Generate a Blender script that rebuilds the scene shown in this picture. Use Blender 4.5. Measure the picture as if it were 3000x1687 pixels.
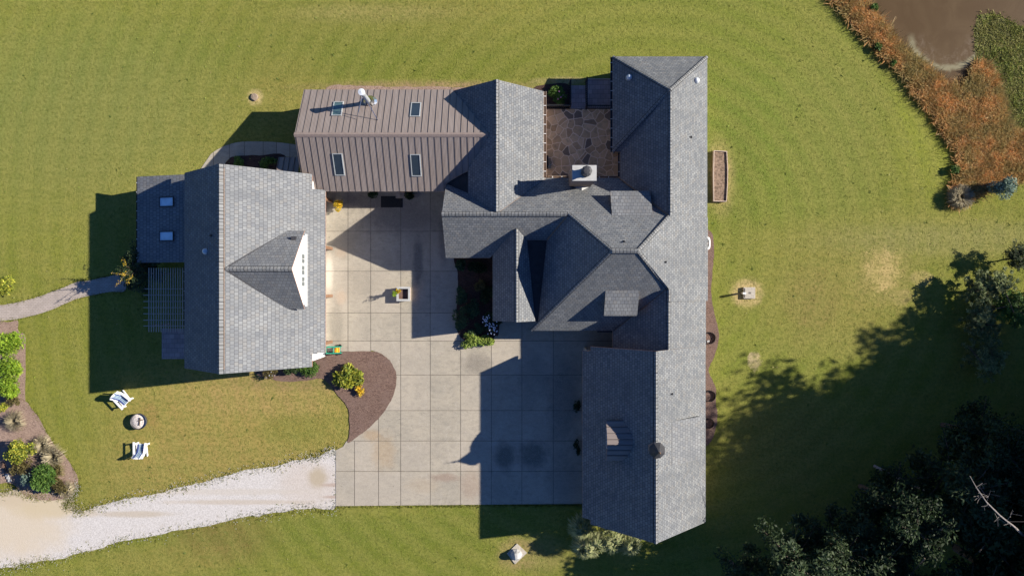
import bpy, bmesh, math, random
import numpy as np
from mathutils import Vector, Matrix
for o in list(bpy.data.objects): bpy.data.objects.remove(o)
S = bpy.context.scene
COL = S.collection
random.seed(7); RNG = np.random.default_rng(7)

# ------------------------------------------------------------------ camera
CAMH = 46.667
cd = bpy.data.cameras.new('camera'); cam = bpy.data.objects.new('camera', cd); COL.objects.link(cam)
cam.location = (0, 0, CAMH); cam.rotation_euler = (0, 0, 0)
cd.sensor_width = 36; cd.lens = 25.2; cd.clip_end = 1500; cd.clip_start = .1
S.camera = cam
# ------------------------------------------------------------------ sky, sun, exposure
SUN = Vector((1.661, .309, 1.0)).normalized()
W = bpy.data.worlds.new('World'); S.world = W; W.use_nodes = True
nt = W.node_tree; bg = nt.nodes['Background']
sk = nt.nodes.new('ShaderNodeTexSky'); sk.sky_type = 'NISHITA'; sk.sun_disc = False
sk.sun_elevation = math.asin(SUN.z); sk.sun_rotation = math.atan2(SUN.x, SUN.y)
sk.air_density = 1.0; sk.dust_density = .1; sk.ozone_density = 6.0
tint = nt.nodes.new('ShaderNodeMix'); tint.data_type = 'RGBA'; tint.blend_type = 'MULTIPLY'; tint.inputs[0].default_value = 1; tint.inputs[7].default_value = (.70, .91, 1.24, 1)
nt.links.new(sk.outputs[0], tint.inputs[6]); nt.links.new(tint.outputs[2], bg.inputs[0]); bg.inputs[1].default_value = .05
sl = bpy.data.lights.new('sun', 'SUN'); sl.energy = 5.0; sl.angle = math.radians(.55); sl.color = (1, .925, .81)
so = bpy.data.objects.new('sun', sl); COL.objects.link(so); so.rotation_euler = (-SUN).to_track_quat('-Z', 'Y').to_euler(); so.location = (30, 10, 40)
S.view_settings.view_transform = 'Standard'; S.view_settings.look = 'None'
S.view_settings.exposure = .85; S.view_settings.gamma = 1
S.render.engine = 'CYCLES'
S.cycles.max_bounces = 5

# ------------------------------------------------------------------ units
# gp: plan units, 45 to the metre, x east, y south, measured from under the camera; h in the same unit
K = 45.0
def w(X, Y, h=0): return (X / K, -Y / K, h / K)
def g(sx, sy, z=0.0):            # survey reference (x east, y south) of a point at height z metres -> metres
    s = (1 - z / CAMH) / K
    return ((sx - 1500) * s, (843.5 - sy) * s, z)

# ------------------------------------------------------------------ materials
def newmat(name):
    m = bpy.data.materials.new(name); m.use_nodes = True
    return m, m.node_tree.nodes, m.node_tree.links, m.node_tree.nodes['Principled BSDF']
def N(nodes, t, **kw):
    n = nodes.new('ShaderNode' + t)
    for k, v in kw.items(): setattr(n, k, v)
    return n
def mix(nodes, links, fac, a, b, mode='MIX'):
    n = nodes.new('ShaderNodeMix'); n.data_type = 'RGBA'; n.blend_type = mode
    for s, v in ((0, fac), (6, a), (7, b)):
        if hasattr(v, 'is_linked') or hasattr(v, 'links'): links.new(v, n.inputs[s])
        else: n.inputs[s].default_value = v if s == 0 else (*v[:3], 1)
    return n.outputs[2]
def ramp(nodes, links, src, lo, hi, a=0.0, b=1.0, smooth=True):
    n = nodes.new('ShaderNodeMapRange'); n.interpolation_type = 'SMOOTHSTEP' if smooth else 'LINEAR'
    links.new(src, n.inputs[0]); n.inputs[1].default_value = lo; n.inputs[2].default_value = hi
    n.inputs[3].default_value = a; n.inputs[4].default_value = b
    return n.outputs[0]
def noise(nodes, links, vec, scale, detail=3, rough=.55, dist=0.0):
    n = nodes.new('ShaderNodeTexNoise'); n.inputs['Scale'].default_value = scale; n.inputs['Detail'].default_value = detail
    n.inputs['Roughness'].default_value = rough; n.inputs['Distortion'].default_value = dist
    if vec is not None: links.new(vec, n.inputs['Vector'])
    return n.outputs[0]
def math_(nodes, links, op, a, b=None):
    n = nodes.new('ShaderNodeMath'); n.operation = op
    for i, v in enumerate((a, b)):
        if v is None: continue
        if hasattr(v, 'links'): links.new(v, n.inputs[i])
        else: n.inputs[i].default_value = v
    return n.outputs[0]
def bump(nodes, links, h, bsdf, strength=.3, dist=.02):
    n = nodes.new('ShaderNodeBump'); n.inputs['Strength'].default_value = strength; n.inputs['Distance'].default_value = dist
    links.new(h, n.inputs['Height']); links.new(n.outputs[0], bsdf.inputs['Normal'])
def pos(nodes): return nodes.new('ShaderNodeNewGeometry').outputs['Position']
def scaled(nodes, links, vec, s, rot=0):
    n = nodes.new('ShaderNodeMapping'); n.inputs['Scale'].default_value = s; n.inputs['Rotation'].default_value = (0, 0, rot)
    links.new(vec, n.inputs[0]); return n.outputs[0]

def plain(name, col, rough=.7, var=.15, scale=6.0, metal=0.0, spec=.3, bumps=0.0):
    m, n, l, b = newmat(name)
    b.inputs['Roughness'].default_value = rough; b.inputs['Metallic'].default_value = metal
    b.inputs['Specular IOR Level'].default_value = spec
    f = noise(n, l, pos(n), scale, 4)
    c = mix(n, l, ramp(n, l, f, .3, .7), [x * (1 - var) for x in col], [min(1, x * (1 + var)) for x in col])
    l.new(c, b.inputs['Base Color'])
    if bumps: bump(n, l, f, b, bumps)
    return m
def leafmat(name, cols, trans=.25, rough=.6, alt=None):
    m, n, l, b = newmat(name)
    rnd = n.new('ShaderNodeNewGeometry').outputs['Random Per Island']
    r = n.new('ShaderNodeValToRGB'); l.new(rnd, r.inputs[0])
    el = r.color_ramp.elements
    while len(el) < len(cols): el.new(.5)
    for i, c in enumerate(cols): el[i].position = i / (len(cols) - 1); el[i].color = (*c, 1)
    f = noise(n, l, pos(n), 1.3, 2)
    c = mix(n, l, ramp(n, l, f, .35, .65, 0, .55), r.outputs[0], [x * .55 for x in cols[0]])
    if alt: c = mix(n, l, ramp(n, l, noise(n, l, pos(n), .45, 4, .65), .42, .62, 0, .55), c, alt)
    l.new(c, b.inputs['Base Color']); b.inputs['Roughness'].default_value = rough; b.inputs['Specular IOR Level'].default_value = .25
    if trans:
        t = n.new('ShaderNodeBsdfTranslucent'); l.new(c, t.inputs[0]); ms = n.new('ShaderNodeMixShader'); ms.inputs[0].default_value = trans
        l.new(b.outputs[0], ms.inputs[1]); l.new(t.outputs[0], ms.inputs[2]); l.new(ms.outputs[0], n['Material Output'].inputs[0])
    return m

def shingle(name, row, width, light, dark, tan, joint_shade):
    m, n, l, b = newmat(name)
    uv = n.new('ShaderNodeUVMap').outputs[0]
    def brick(c1, c2, mo, off=(0, 0, 0), ms=.011):
        t = n.new('ShaderNodeTexBrick'); mp = n.new('ShaderNodeMapping'); mp.inputs['Location'].default_value = off
        l.new(uv, mp.inputs[0]); l.new(mp.outputs[0], t.inputs['Vector'])
        t.inputs['Color1'].default_value = (*c1, 1); t.inputs['Color2'].default_value = (*c2, 1); t.inputs['Mortar'].default_value = (*mo, 1)
        t.inputs['Scale'].default_value = 1; t.inputs['Mortar Size'].default_value = ms; t.inputs['Mortar Smooth'].default_value = .35
        t.inputs['Brick Width'].default_value = width; t.inputs['Row Height'].default_value = row
        t.inputs['Bias'].default_value = 0
        return t
    b1 = brick(light, dark, joint_shade)
    b2 = brick((0, 0, 0), (1, 1, 1), (0, 0, 0), (row * 0 + width * 24, row * 40, 0))
    bw = ramp(n, l, b2.outputs[0], .72, .95)
    col = mix(n, l, math_(n, l, 'MULTIPLY', bw, .7), b1.outputs[0], tan)
    col = mix(n, l, b1.outputs['Fac'], col, joint_shade)  # dark tab joints, with the row shadow painted along each course
    big = noise(n, l, pos(n), .45, 4, .6)
    col = mix(n, l, ramp(n, l, big, .3, .75, 0, .35), col, [x * .62 for x in dark])
    stk = noise(n, l, scaled(n, l, uv, (1.6, .22, 1)), 1.0, 4, .65); col = mix(n, l, ramp(n, l, stk, .45, .7, 0, .4), col, [x * .72 for x in dark])
    fine = noise(n, l, pos(n), 9, 2)
    col = mix(n, l, ramp(n, l, fine, .3, .7, 0, .22), col, [x * .6 for x in light])
    l.new(col, b.inputs['Base Color']); b.inputs['Roughness'].default_value = .85; b.inputs['Specular IOR Level'].default_value = .2
    inv = math_(n, l, 'SUBTRACT', 1.0, b1.outputs['Fac']); bump(n, l, inv, b, .5, .02)
    return m

M = {}
M['shingle'] = shingle('asphalt_shingle', .18, .21, (.245, .252, .255), (.145, .155, .169), (.222, .215, .204), (.03, .031, .034))
M['shingle_big'] = shingle('asphalt_shingle_wide', .24, .22, (.240, .247, .252), (.160, .169, .184), (.222, .216, .208), (.04, .04, .044))
M['cap'] = shingle('ridge_cap_shingle', 4.0, .2, (.275, .279, .277), (.195, .202, .208), (.25, .24, .222), (.03, .03, .032))  # caps paler than the field shingles, partly lightened to show sunlit hips
M['metal'] = None
def metal_roof():
    m, n, l, b = newmat('ribbed_metal_roof')
    uv = n.new('ShaderNodeUVMap').outputs[0]
    sx = n.new('ShaderNodeSeparateXYZ'); l.new(uv, sx.inputs[0])
    ribs = math_(n, l, 'SINE', math_(n, l, 'MULTIPLY', sx.outputs[0], 2 * math.pi / .078))
    f = noise(n, l, scaled(n, l, uv, (3, .35, 1)), 2.0, 4)
    c = mix(n, l, ramp(n, l, f, .3, .7), (.225, .186, .166), (.272, .230, .210))
    c = mix(n, l, ramp(n, l, ribs, -1, 0.2, .3, 0), c, (.15, .112, .095))
    l.new(c, b.inputs['Base Color']); b.inputs['Roughness'].default_value = .45; b.inputs['Specular IOR Level'].default_value = .4
    bump(n, l, ribs, b, .35, .008)
    return m
M['metal'] = metal_roof()
M['seam'] = plain('metal_seam_shadowed', (.12, .10, .09), .5, .1)  # seam tone darkened to stand for the shadow line of each rib
M['seam_cap'] = plain('metal_ridge', (.24, .19, .17), .5, .08)
M['fascia'] = plain('wood_fascia', (.30, .16, .10), .6, .1)
M['white'] = plain('white_paint', (.80, .80, .79), .55, .03)
M['siding'] = plain('tan_siding', (.42, .36, .30), .7, .06)
M['stone'] = plain('grey_stone', (.32, .27, .23), .85, .25, 5)
M['chim'] = plain('brown_siding', (.25, .19, .16), .75, .15, 8)
M['slab'] = plain('chimney_slab', (.42, .42, .41), .75, .08, 3)
M['dark'] = plain('dark_metal', (.05, .05, .055), .5, .25, 20)
M['black'] = plain('black_iron', (.012, .012, .013), .5, .2)
M['membrane_gap_shade'] = plain('black_membrane_gap_shade', (.03, .032, .036), .8, .2, 2)  # roof membrane; also the painted shadow gap round ridge cap tabs
M['copper'] = plain('brown_gutter', (.20, .13, .085), .45, .15, 4)
M['rim'] = plain('gutter_rim', (.55, .42, .32), .45, .1, 4)
M['steel'] = plain('bright_steel', (.62, .63, .64), .22, .08, 9, metal=1.0)
M['dome'] = plain('acrylic_dome', (.62, .66, .70), .25, .05, 3, spec=.7)
M['aluminium'] = plain('skylight_frame', (.34, .36, .37), .4, .1)
M['wood'] = plain('weathered_wood', (.26, .20, .15), .8, .2, 12)
M['timber'] = plain('cedar_timber', (.22, .125, .075), .7, .15, 8)
M['pergwood'] = plain('pale_weathered_wood', (.42, .38, .34), .8, .15, 12)
M['palewood'] = plain('pale_plank', (.50, .40, .33), .8, .15, 12)
M['soil'] = plain('dry_soil', (.22, .155, .11), .95, .45, 7, bumps=.6)
M['concrete_obj'] = plain('cast_concrete', (.42, .38, .32), .85, .15, 9)
M['bark'] = plain('bark', (.10, .075, .055), .9, .3, 8)
M['bark_pale'] = plain('dead_wood', (.26, .23, .21), .85, .2, 8)
M['blue'] = plain('navy_cloth', (.03, .05, .22), .8, .15)
M['teal'] = plain('pale_teal_cloth', (.42, .55, .54), .8, .08)
M['green_pl'] = plain('green_plastic', (.03, .30, .20), .4, .1)
M['yellow'] = plain('yellow_hose', (.80, .38, .02), .4, .1)
M['ash'] = plain('ash', (.62, .56, .52), .95, .35, 14, bumps=.5)
M['rug'] = plain('dark_mat', (.022, .023, .026), .95, .4, 30)
M['pot'] = plain('clay_pot', (.16, .10, .07), .8, .2)
M['petal_white'] = plain('white_petal', (.62, .66, .80), .7, .1)
M['petal_pink'] = plain('pink_petal', (.60, .22, .42), .7, .1)
def glassmat(name, col, rough=.05):
    m, n, l, b = newmat(name)
    f = noise(n, l, pos(n), 1.5, 2)
    l.new(mix(n, l, ramp(n, l, f, .3, .7), [x * .8 for x in col], col), b.inputs['Base Color'])
    b.inputs['Roughness'].default_value = rough; b.inputs['Specular IOR Level'].default_value = .9; b.inputs['Coat Weight'].default_value = .4
    return m
M['glass'] = glassmat('dark_glass', (.03, .04, .045))
M['glass_teal'] = glassmat('teal_glass', (.07, .12, .12))
M['glass_sky'] = glassmat('sky_reflection_glass', (.62, .80, .92), .2)  # sky reflection painted in as a pale blue base colour
M['winglass'] = plain('window_glass', (.035, .05, .048), .3, .2, 2, spec=.2)

# --- ground materials
def blob_mask(n, l, P, nz, cx, cy, rx, ry, soft=.5, rot=0.0, dist=.45):
    mp = n.new('ShaderNodeMapping'); mp.vector_type = 'TEXTURE'
    mp.inputs['Location'].default_value = (cx, cy, 0); mp.inputs['Rotation'].default_value = (0, 0, rot); mp.inputs['Scale'].default_value = (rx, ry, 1e6)
    l.new(P, mp.inputs[0])
    ln = n.new('ShaderNodeVectorMath'); ln.operation = 'LENGTH'; l.new(mp.outputs[0], ln.inputs[0])
    d = math_(n, l, 'ADD', ln.outputs['Value'], math_(n, l, 'MULTIPLY', math_(n, l, 'SUBTRACT', nz, .5), dist * 2))
    return ramp(n, l, d, 1 - soft, 1 + soft, 1, 0)
def lawn():
    m, n, l, b = newmat('mown_grass')
    P = pos(n)
    big = noise(n, l, P, .09, 5, .6); mid = noise(n, l, P, .6, 4, .6); fine = noise(n, l, P, 5, 4, .75); vf = noise(n, l, scaled(n, l, P, (1, 1.3, 1)), 15, 2, .8)
    green = (.132, .165, .020); lime = (.200, .210, .032); tanc = (.33, .24, .078); dk = (.115, .14, .028)
    c = mix(n, l, ramp(n, l, big, .38, .60), green, lime)
    sw = noise(n, l, scaled(n, l, P, (.16, 1.5, 1), .12), 1.0, 5, .7, .8)
    c = mix(n, l, ramp(n, l, sw, .42, .68, 0, .5), c, (.24, .24, .05))
    c = mix(n, l, ramp(n, l, mid, .40, .70, 0, .45), c, (.27, .225, .06))
    blobs = [  # survey x, y, rx, ry (m), colour, strength
        (150, 330, 9, 8, (.235, .25, .055), .6), (1300, 170, 17, 1.8, (.14, .165, .028), .5), (700, 120, 12, 2.2, (.17, .20, .035), .5), (2150, 250, 3, 6, (.14, .185, .026), .6), (1100, 40, 5, .6, (.36, .30, .13), .5), (900, 1560, 9, 1.0, (.15, .185, .03), .6),
        (680, 1240, 8, 4.2, (.37, .265, .085), .9), (560, 1390, 9, 2.6, tanc, .7), (780, 1150, 5, 1.6, (.42, .28, .12), .6), (860, 1260, 2.0, 1.0, green, .45), (150, 1220, 3.5, 6, lime, .7), (380, 430, 8, 4.5, tanc, .35), (840, 270, 3, 3, tanc, .45),
        (240, 330, 9, 5, (.17, .205, .06), .55), (1380, 60, 14, 1.6, tanc, .35), (900, 1590, 13, 1.6, green, .6), (650, 1570, 3, 1.6, (.20, .12, .05), .6), (500, 1640, 4, 1.0, tanc, .4),
        (2300, 400, 7, 8, (.165, .225, .035), .7), (2250, 1000, 5, 4, (.17, .22, .035), .5), (1900, 80, 9, 2.0, (.19, .24, .04), .5), (2680, 280, 1.2, 5, (.25, .30, .03), .8), (2760, 420, 1.0, 4, (.27, .31, .03), .8), (2520, 60, 1.6, 2.0, (.20, .29, .03), .7), (2160, 520, 1.4, 6, dk, .25), (2450, 330, 3.2, 11, (.235, .225, .06), .45), (2700, 380, 2.2, 9, (.24, .24, .045), .5),
        (2380, 890, 1.5, 1.8, (.17, .115, .055), .6), (2440, 860, 5, 3.0, (.30, .235, .075), .6), (2750, 690, 7, 1.6, (.28, .25, .07), .6), (2330, 700, 4, 1.2, (.27, .23, .06), .45), (2480, 1010, 5, .9, (.27, .24, .07), .5), (2588, 790, 1.05, 1.3, (.74, .52, .24), .95), (2590, 800, 1.9, 2.0, (.36, .28, .11), .55), (2700, 815, .7, .5, (.5, .36, .17), .6), (2640, 870, .7, .5, (.42, .31, .14), .5),
        (2209, 1057, .42, .55, (.58, .45, .27), .95), (2188, 858, 1.0, .9, (.58, .42, .21), .95), (2108, 520, .85, 2.1, (.44, .33, .15), .9), (748, 285, .5, .5, (.55, .42, .2), .92),
        (435, 1215, .7, .8, (.32, .20, .075), .6), (1513, 1622, 1.2, 1.1, (.33, .23, .11), .7), (860, 1120, 4.0, .5, (.30, .20, .10), .75), (2000, 90, 10, 3, lime, .4), (1150, 150, 10, 2.2, green, .35),
        (1250, 258, 6.6, .42, (.33, .21, .13), .95), (1650, 238, 1.6, .25, (.40, .30, .17), .9), (2300, 1290, 4, 3, (.20, .15, .06), .4), (1590, 1620, 1.6, 1.2, (.26, .19, .09), .6),
        (2830, 700, 9, 1.0, (.27, .245, .11), .5)]
    nz = noise(n, l, P, 1.1, 5, .65); nz2 = noise(n, l, P, 2.6, 5, .75, .6)
    for (sx, sy, rx, ry, col, st) in blobs:
        x, y, _ = g(sx, sy)
        soft = .3 if max(rx, ry) < 1.5 else .6
        mk = blob_mask(n, l, P, nz2 if st >= .9 and max(rx, ry) < 1.5 else nz, x, y, rx, ry, .3 if max(rx, ry) < 1.5 else .6, 0, 1.3 if (sx == 2588 or sx == 2209) else .5)
        c = mix(n, l, math_(n, l, 'MULTIPLY', mk, st), c, col)
    wv = n.new('ShaderNodeTexWave'); wv.inputs['Scale'].default_value = .28; wv.inputs['Distortion'].default_value = 2.2; wv.bands_direction = 'Y'; wv.inputs['Detail'].default_value = 2
    l.new(P, wv.inputs[0]); c = mix(n, l, math_(n, l, 'MULTIPLY', wv.outputs['Fac'], .16), c, dk)
    wr = n.new('ShaderNodeTexWave'); wr.wave_type = 'RINGS'; wr.rings_direction = 'Z'; wr.inputs['Scale'].default_value = .22; wr.inputs['Distortion'].default_value = 1.6; wr.inputs['Detail'].default_value = 3
    mp = n.new('ShaderNodeMapping'); mp.inputs['Location'].default_value = (-g(1900, 700)[0], -g(1900, 700)[1], 0); l.new(P, mp.inputs[0]); l.new(mp.outputs[0], wr.inputs[0])
    c = mix(n, l, math_(n, l, 'MULTIPLY', wr.outputs['Fac'], .32), c, (.29, .265, .07))
    patch = noise(n, l, scaled(n, l, P, (1, 1.8, 1), .3), 2.1, 4, .7)
    c = mix(n, l, ramp(n, l, patch, .48, .68, 0, .42), c, (.125, .155, .032))
    pt2 = noise(n, l, P, 3.6, 3, .7); c = mix(n, l, ramp(n, l, pt2, .52, .72, 0, .35), c, (.31, .29, .085))
    c = mix(n, l, ramp(n, l, fine, .32, .6, .6, 0), c, (.085, .11, .018))
    c = mix(n, l, ramp(n, l, vf, .5, .7, 0, .5), c, (.34, .31, .095))
    l.new(c, b.inputs['Base Color']); b.inputs['Roughness'].default_value = .95; b.inputs['Specular IOR Level'].default_value = .1
    bump(n, l, math_(n, l, 'ADD', fine, vf), b, .8, .05)
    return m
M['lawn'] = lawn()
def concrete(name='poured_concrete', stains_bounce=True):
    m, n, l, b = newmat(name); P = pos(n)
    rnd = n.new('ShaderNodeNewGeometry').outputs['Random Per Island']
    big = noise(n, l, P, .5, 5, .65); mid = noise(n, l, scaled(n, l, P, (1, 2.2, 1)), 2.2, 5, .7, .5); fine = noise(n, l, P, 14, 3, .7)
    c = mix(n, l, ramp(n, l, big, .3, .7), (.395, .35, .275), (.315, .285, .23))
    c = mix(n, l, ramp(n, l, mid, .42, .70, 0, .62), c, (.225, .207, .172))
    sm = noise(n, l, scaled(n, l, P, (1, .5, 1), 1.1), 1.1, 6, .75, 1.2); c = mix(n, l, ramp(n, l, sm, .52, .7, 0, .4), c, (.45, .41, .35))
    c = mix(n, l, math_(n, l, 'MULTIPLY', rnd, .42), c, (.46, .40, .335))
    if stains_bounce:
        nz = noise(n, l, P, 1.6, 5, .65, .6)
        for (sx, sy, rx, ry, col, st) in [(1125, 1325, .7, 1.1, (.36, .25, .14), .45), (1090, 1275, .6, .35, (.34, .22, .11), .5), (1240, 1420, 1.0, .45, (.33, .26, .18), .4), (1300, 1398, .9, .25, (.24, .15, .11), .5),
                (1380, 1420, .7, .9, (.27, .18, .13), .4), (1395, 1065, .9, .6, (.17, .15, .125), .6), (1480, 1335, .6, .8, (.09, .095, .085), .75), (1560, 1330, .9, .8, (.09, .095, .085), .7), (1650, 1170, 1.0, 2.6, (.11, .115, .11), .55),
                (1650, 1400, 1.0, 1.6, (.14, .14, .13), .4), (1000, 700, 1.4, 1.2, (.21, .185, .145), .5), (985, 950, .5, 1.5, (.20, .18, .145), .6), (1050, 830, 1.6, 1.0, (.25, .22, .18), .4), (1560, 1100, .9, 1.4, (.14, .145, .13), .4),  # dark patch before the garage doors offsets their bounced light in the colour
                (1225, 770, .3, 1.5, (.10, .10, .10), .7), (1170, 640, 2.4, .9, (.13, .115, .105), .6), (1080, 590, 2.6, .5, (.14, .11, .095), .6), (1000, 870, .35, .45, (.42, .31, .22), .5), (1000, 740, .35, .3, (.40, .29, .2), .4), (965, 800, .25, 1.0, (.62, .55, .46), .6),  # pale strip along the garage front paints in bounced light
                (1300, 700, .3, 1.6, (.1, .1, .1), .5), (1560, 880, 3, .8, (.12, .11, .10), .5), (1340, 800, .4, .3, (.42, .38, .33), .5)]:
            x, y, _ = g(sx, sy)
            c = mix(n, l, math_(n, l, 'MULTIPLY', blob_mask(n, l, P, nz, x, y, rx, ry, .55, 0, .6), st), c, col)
        scr = noise(n, l, scaled(n, l, P, (1, 1, 1), .6), 1.7, 6, .75, 2.5)
        c = mix(n, l, ramp(n, l, math_(n, l, 'ABSOLUTE', math_(n, l, 'SUBTRACT', scr, .5)), 0, .012, .5, 0), c, (.55, .5, .43))
        dirt = noise(n, l, P, 5, 2, .5); c = mix(n, l, ramp(n, l, dirt, .72, .78, 0, .6), c, (.12, .10, .085))
    c = mix(n, l, ramp(n, l, fine, .3, .7, .14, 0), c, (.15, .14, .12))
    l.new(c, b.inputs['Base Color']); b.inputs['Roughness'].default_value = .85; b.inputs['Specular IOR Level'].default_value = .25
    bump(n, l, fine, b, .2, .01)
    return m
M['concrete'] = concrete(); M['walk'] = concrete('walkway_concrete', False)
M['joint'] = plain('slab_joint', (.14, .12, .10), .95, .3, 5)
def gravel():
    m, n, l, b = newmat('white_gravel'); P = pos(n)
    v = n.new('ShaderNodeTexVoronoi'); v.inputs['Scale'].default_value = 26; l.new(P, v.inputs['Vector'])
    sp = n.new('ShaderNodeSeparateColor'); l.new(v.outputs['Color'], sp.inputs[0])
    big = noise(n, l, P, .35, 5, .6); mid = noise(n, l, P, 1.4, 5, .7, .3); fine = noise(n, l, P, 30, 2)
    c = mix(n, l, sp.outputs[0], (.42, .395, .375), (.60, .57, .55))
    c = mix(n, l, ramp(n, l, mid, .55, .8, 0, .5), c, (.34, .29, .22))
    nz = noise(n, l, P, .9, 5, .6)
    for (sx, sy, rx, ry, col, st) in [(50, 1530, 3.2, 2.3, (.52, .44, .33), .8), (150, 1485, 2.6, .7, (.48, .40, .27), .8), (930, 1400, .6, .6, (.30, .24, .12), .7), (910, 1420, 2, 1.4, (.45, .37, .30), .4), (20, 1450, 2, .7, (.46, .38, .27), .8), (390, 1505, 2.4, .2, (.40, .33, .24), .6), (700, 1470, 4.5, .16, (.42, .35, .27), .55), (650, 1440, 5.5, .2, (.47, .42, .36), .5), (985, 1420, .9, .12, (.36, .27, .22), .7), (985, 1455, .9, .10, (.36, .27, .22), .7)]:
        x, y, _ = g(sx, sy); c = mix(n, l, math_(n, l, 'MULTIPLY', blob_mask(n, l, P, nz, x, y, rx, ry, .5), st), c, col)
    l.new(c, b.inputs['Base Color']); b.inputs['Roughness'].default_value = .95; b.inputs['Specular IOR Level'].default_value = .1
    bump(n, l, v.outputs['Distance'], b, .35, .02)
    return m
M['gravel'] = gravel()
def mulch(name, a, bcol, cdark):
    m, n, l, b = newmat(name); P = pos(n)
    f1 = noise(n, l, scaled(n, l, P, (1, 2.4, 1), .7), 9, 4, .75, 1.0); f2 = noise(n, l, P, 1.3, 4, .6); f3 = noise(n, l, P, 24, 2, .7)
    f0 = noise(n, l, scaled(n, l, P, (1, 2.0, 1), 1.0), 4.2, 4, .75, .8)
    c = mix(n, l, ramp(n, l, f1, .38, .62), cdark, a); c = mix(n, l, ramp(n, l, f0, .35, .5, .5, 0), c, cdark); c = mix(n, l, ramp(n, l, f0, .55, .72, 0, .4), c, [min(1, x * 1.6) for x in a]); c = mix(n, l, ramp(n, l, f2, .4, .7, 0, .7), c, bcol); c = mix(n, l, ramp(n, l, f3, .55, .75, 0, .5), c, [x * 1.7 for x in a])
    l.new(c, b.inputs['Base Color']); b.inputs['Roughness'].default_value = .95; b.inputs['Specular IOR Level'].default_value = .1
    bump(n, l, f1, b, .9, .05)
    return m
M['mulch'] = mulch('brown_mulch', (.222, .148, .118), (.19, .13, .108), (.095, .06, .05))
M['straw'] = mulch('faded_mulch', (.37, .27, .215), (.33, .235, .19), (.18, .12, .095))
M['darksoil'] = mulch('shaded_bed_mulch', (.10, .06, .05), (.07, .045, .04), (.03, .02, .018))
def flag():
    m, n, l, b = newmat('flagstone'); P = pos(n)
    nv = n.new('ShaderNodeTexNoise'); nv.inputs['Scale'].default_value = 1.5; nv.inputs['Detail'].default_value = 2; l.new(P, nv.inputs['Vector'])
    va = n.new('ShaderNodeVectorMath'); va.operation = 'MULTIPLY_ADD'; l.new(nv.outputs['Color'], va.inputs[0]); va.inputs[1].default_value = (.32, .32, 0); l.new(P, va.inputs[2])
    def vor(f):
        v = n.new('ShaderNodeTexVoronoi'); v.feature = f; v.voronoi_dimensions = '2D'; v.inputs['Scale'].default_value = 2.1; v.inputs['Randomness'].default_value = 1; l.new(va.outputs[0], v.inputs['Vector']); return v
    v1 = vor('F1'); v2 = vor('DISTANCE_TO_EDGE'); sp = n.new('ShaderNodeSeparateColor'); l.new(v1.outputs['Color'], sp.inputs[0])
    c = mix(n, l, sp.outputs[0], (.52, .31, .16), (.78, .52, .30)); c = mix(n, l, ramp(n, l, sp.outputs[1], .8, .9), c, (.22, .15, .105))
    f = noise(n, l, P, 3, 5, .7); c = mix(n, l, ramp(n, l, f, .45, .75, 0, .6), c, (.20, .14, .095))
    c = mix(n, l, ramp(n, l, v2.outputs['Distance'], .03, .07, 1, 0), c, (.85, .62, .42))
    l.new(c, b.inputs['Base Color']); b.inputs['Roughness'].default_value = .8
    bump(n, l, ramp(n, l, v2.outputs['Distance'], .0, .06), b, .4, .02)
    return m
M['flag'] = flag()
def paver(name, a, c2, mo, bw=.22, rh=.11):
    m, n, l, b = newmat(name); P = pos(n)
    t = n.new('ShaderNodeTexBrick'); l.new(P, t.inputs['Vector']); t.inputs['Scale'].default_value = 1; t.inputs['Brick Width'].default_value = bw; t.inputs['Row Height'].default_value = rh
    t.inputs['Mortar Size'].default_value = .008; t.inputs['Color1'].default_value = (*a, 1); t.inputs['Color2'].default_value = (*c2, 1); t.inputs['Mortar'].default_value = (*mo, 1)
    f = noise(n, l, P, 1.5, 5, .6); c = mix(n, l, ramp(n, l, f, .35, .7, 0, .45), t.outputs[0], [x * .7 for x in c2])
    l.new(c, b.inputs['Base Color']); b.inputs['Roughness'].default_value = .9
    return m
M['paver'] = paver('pink_paver', (.43, .37, .33), (.36, .31, .275), (.24, .19, .16))
M['brickpad'] = paver('brick_pad', (.42, .33, .31), (.31, .24, .235), (.10, .08, .08), .36, .3)
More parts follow.
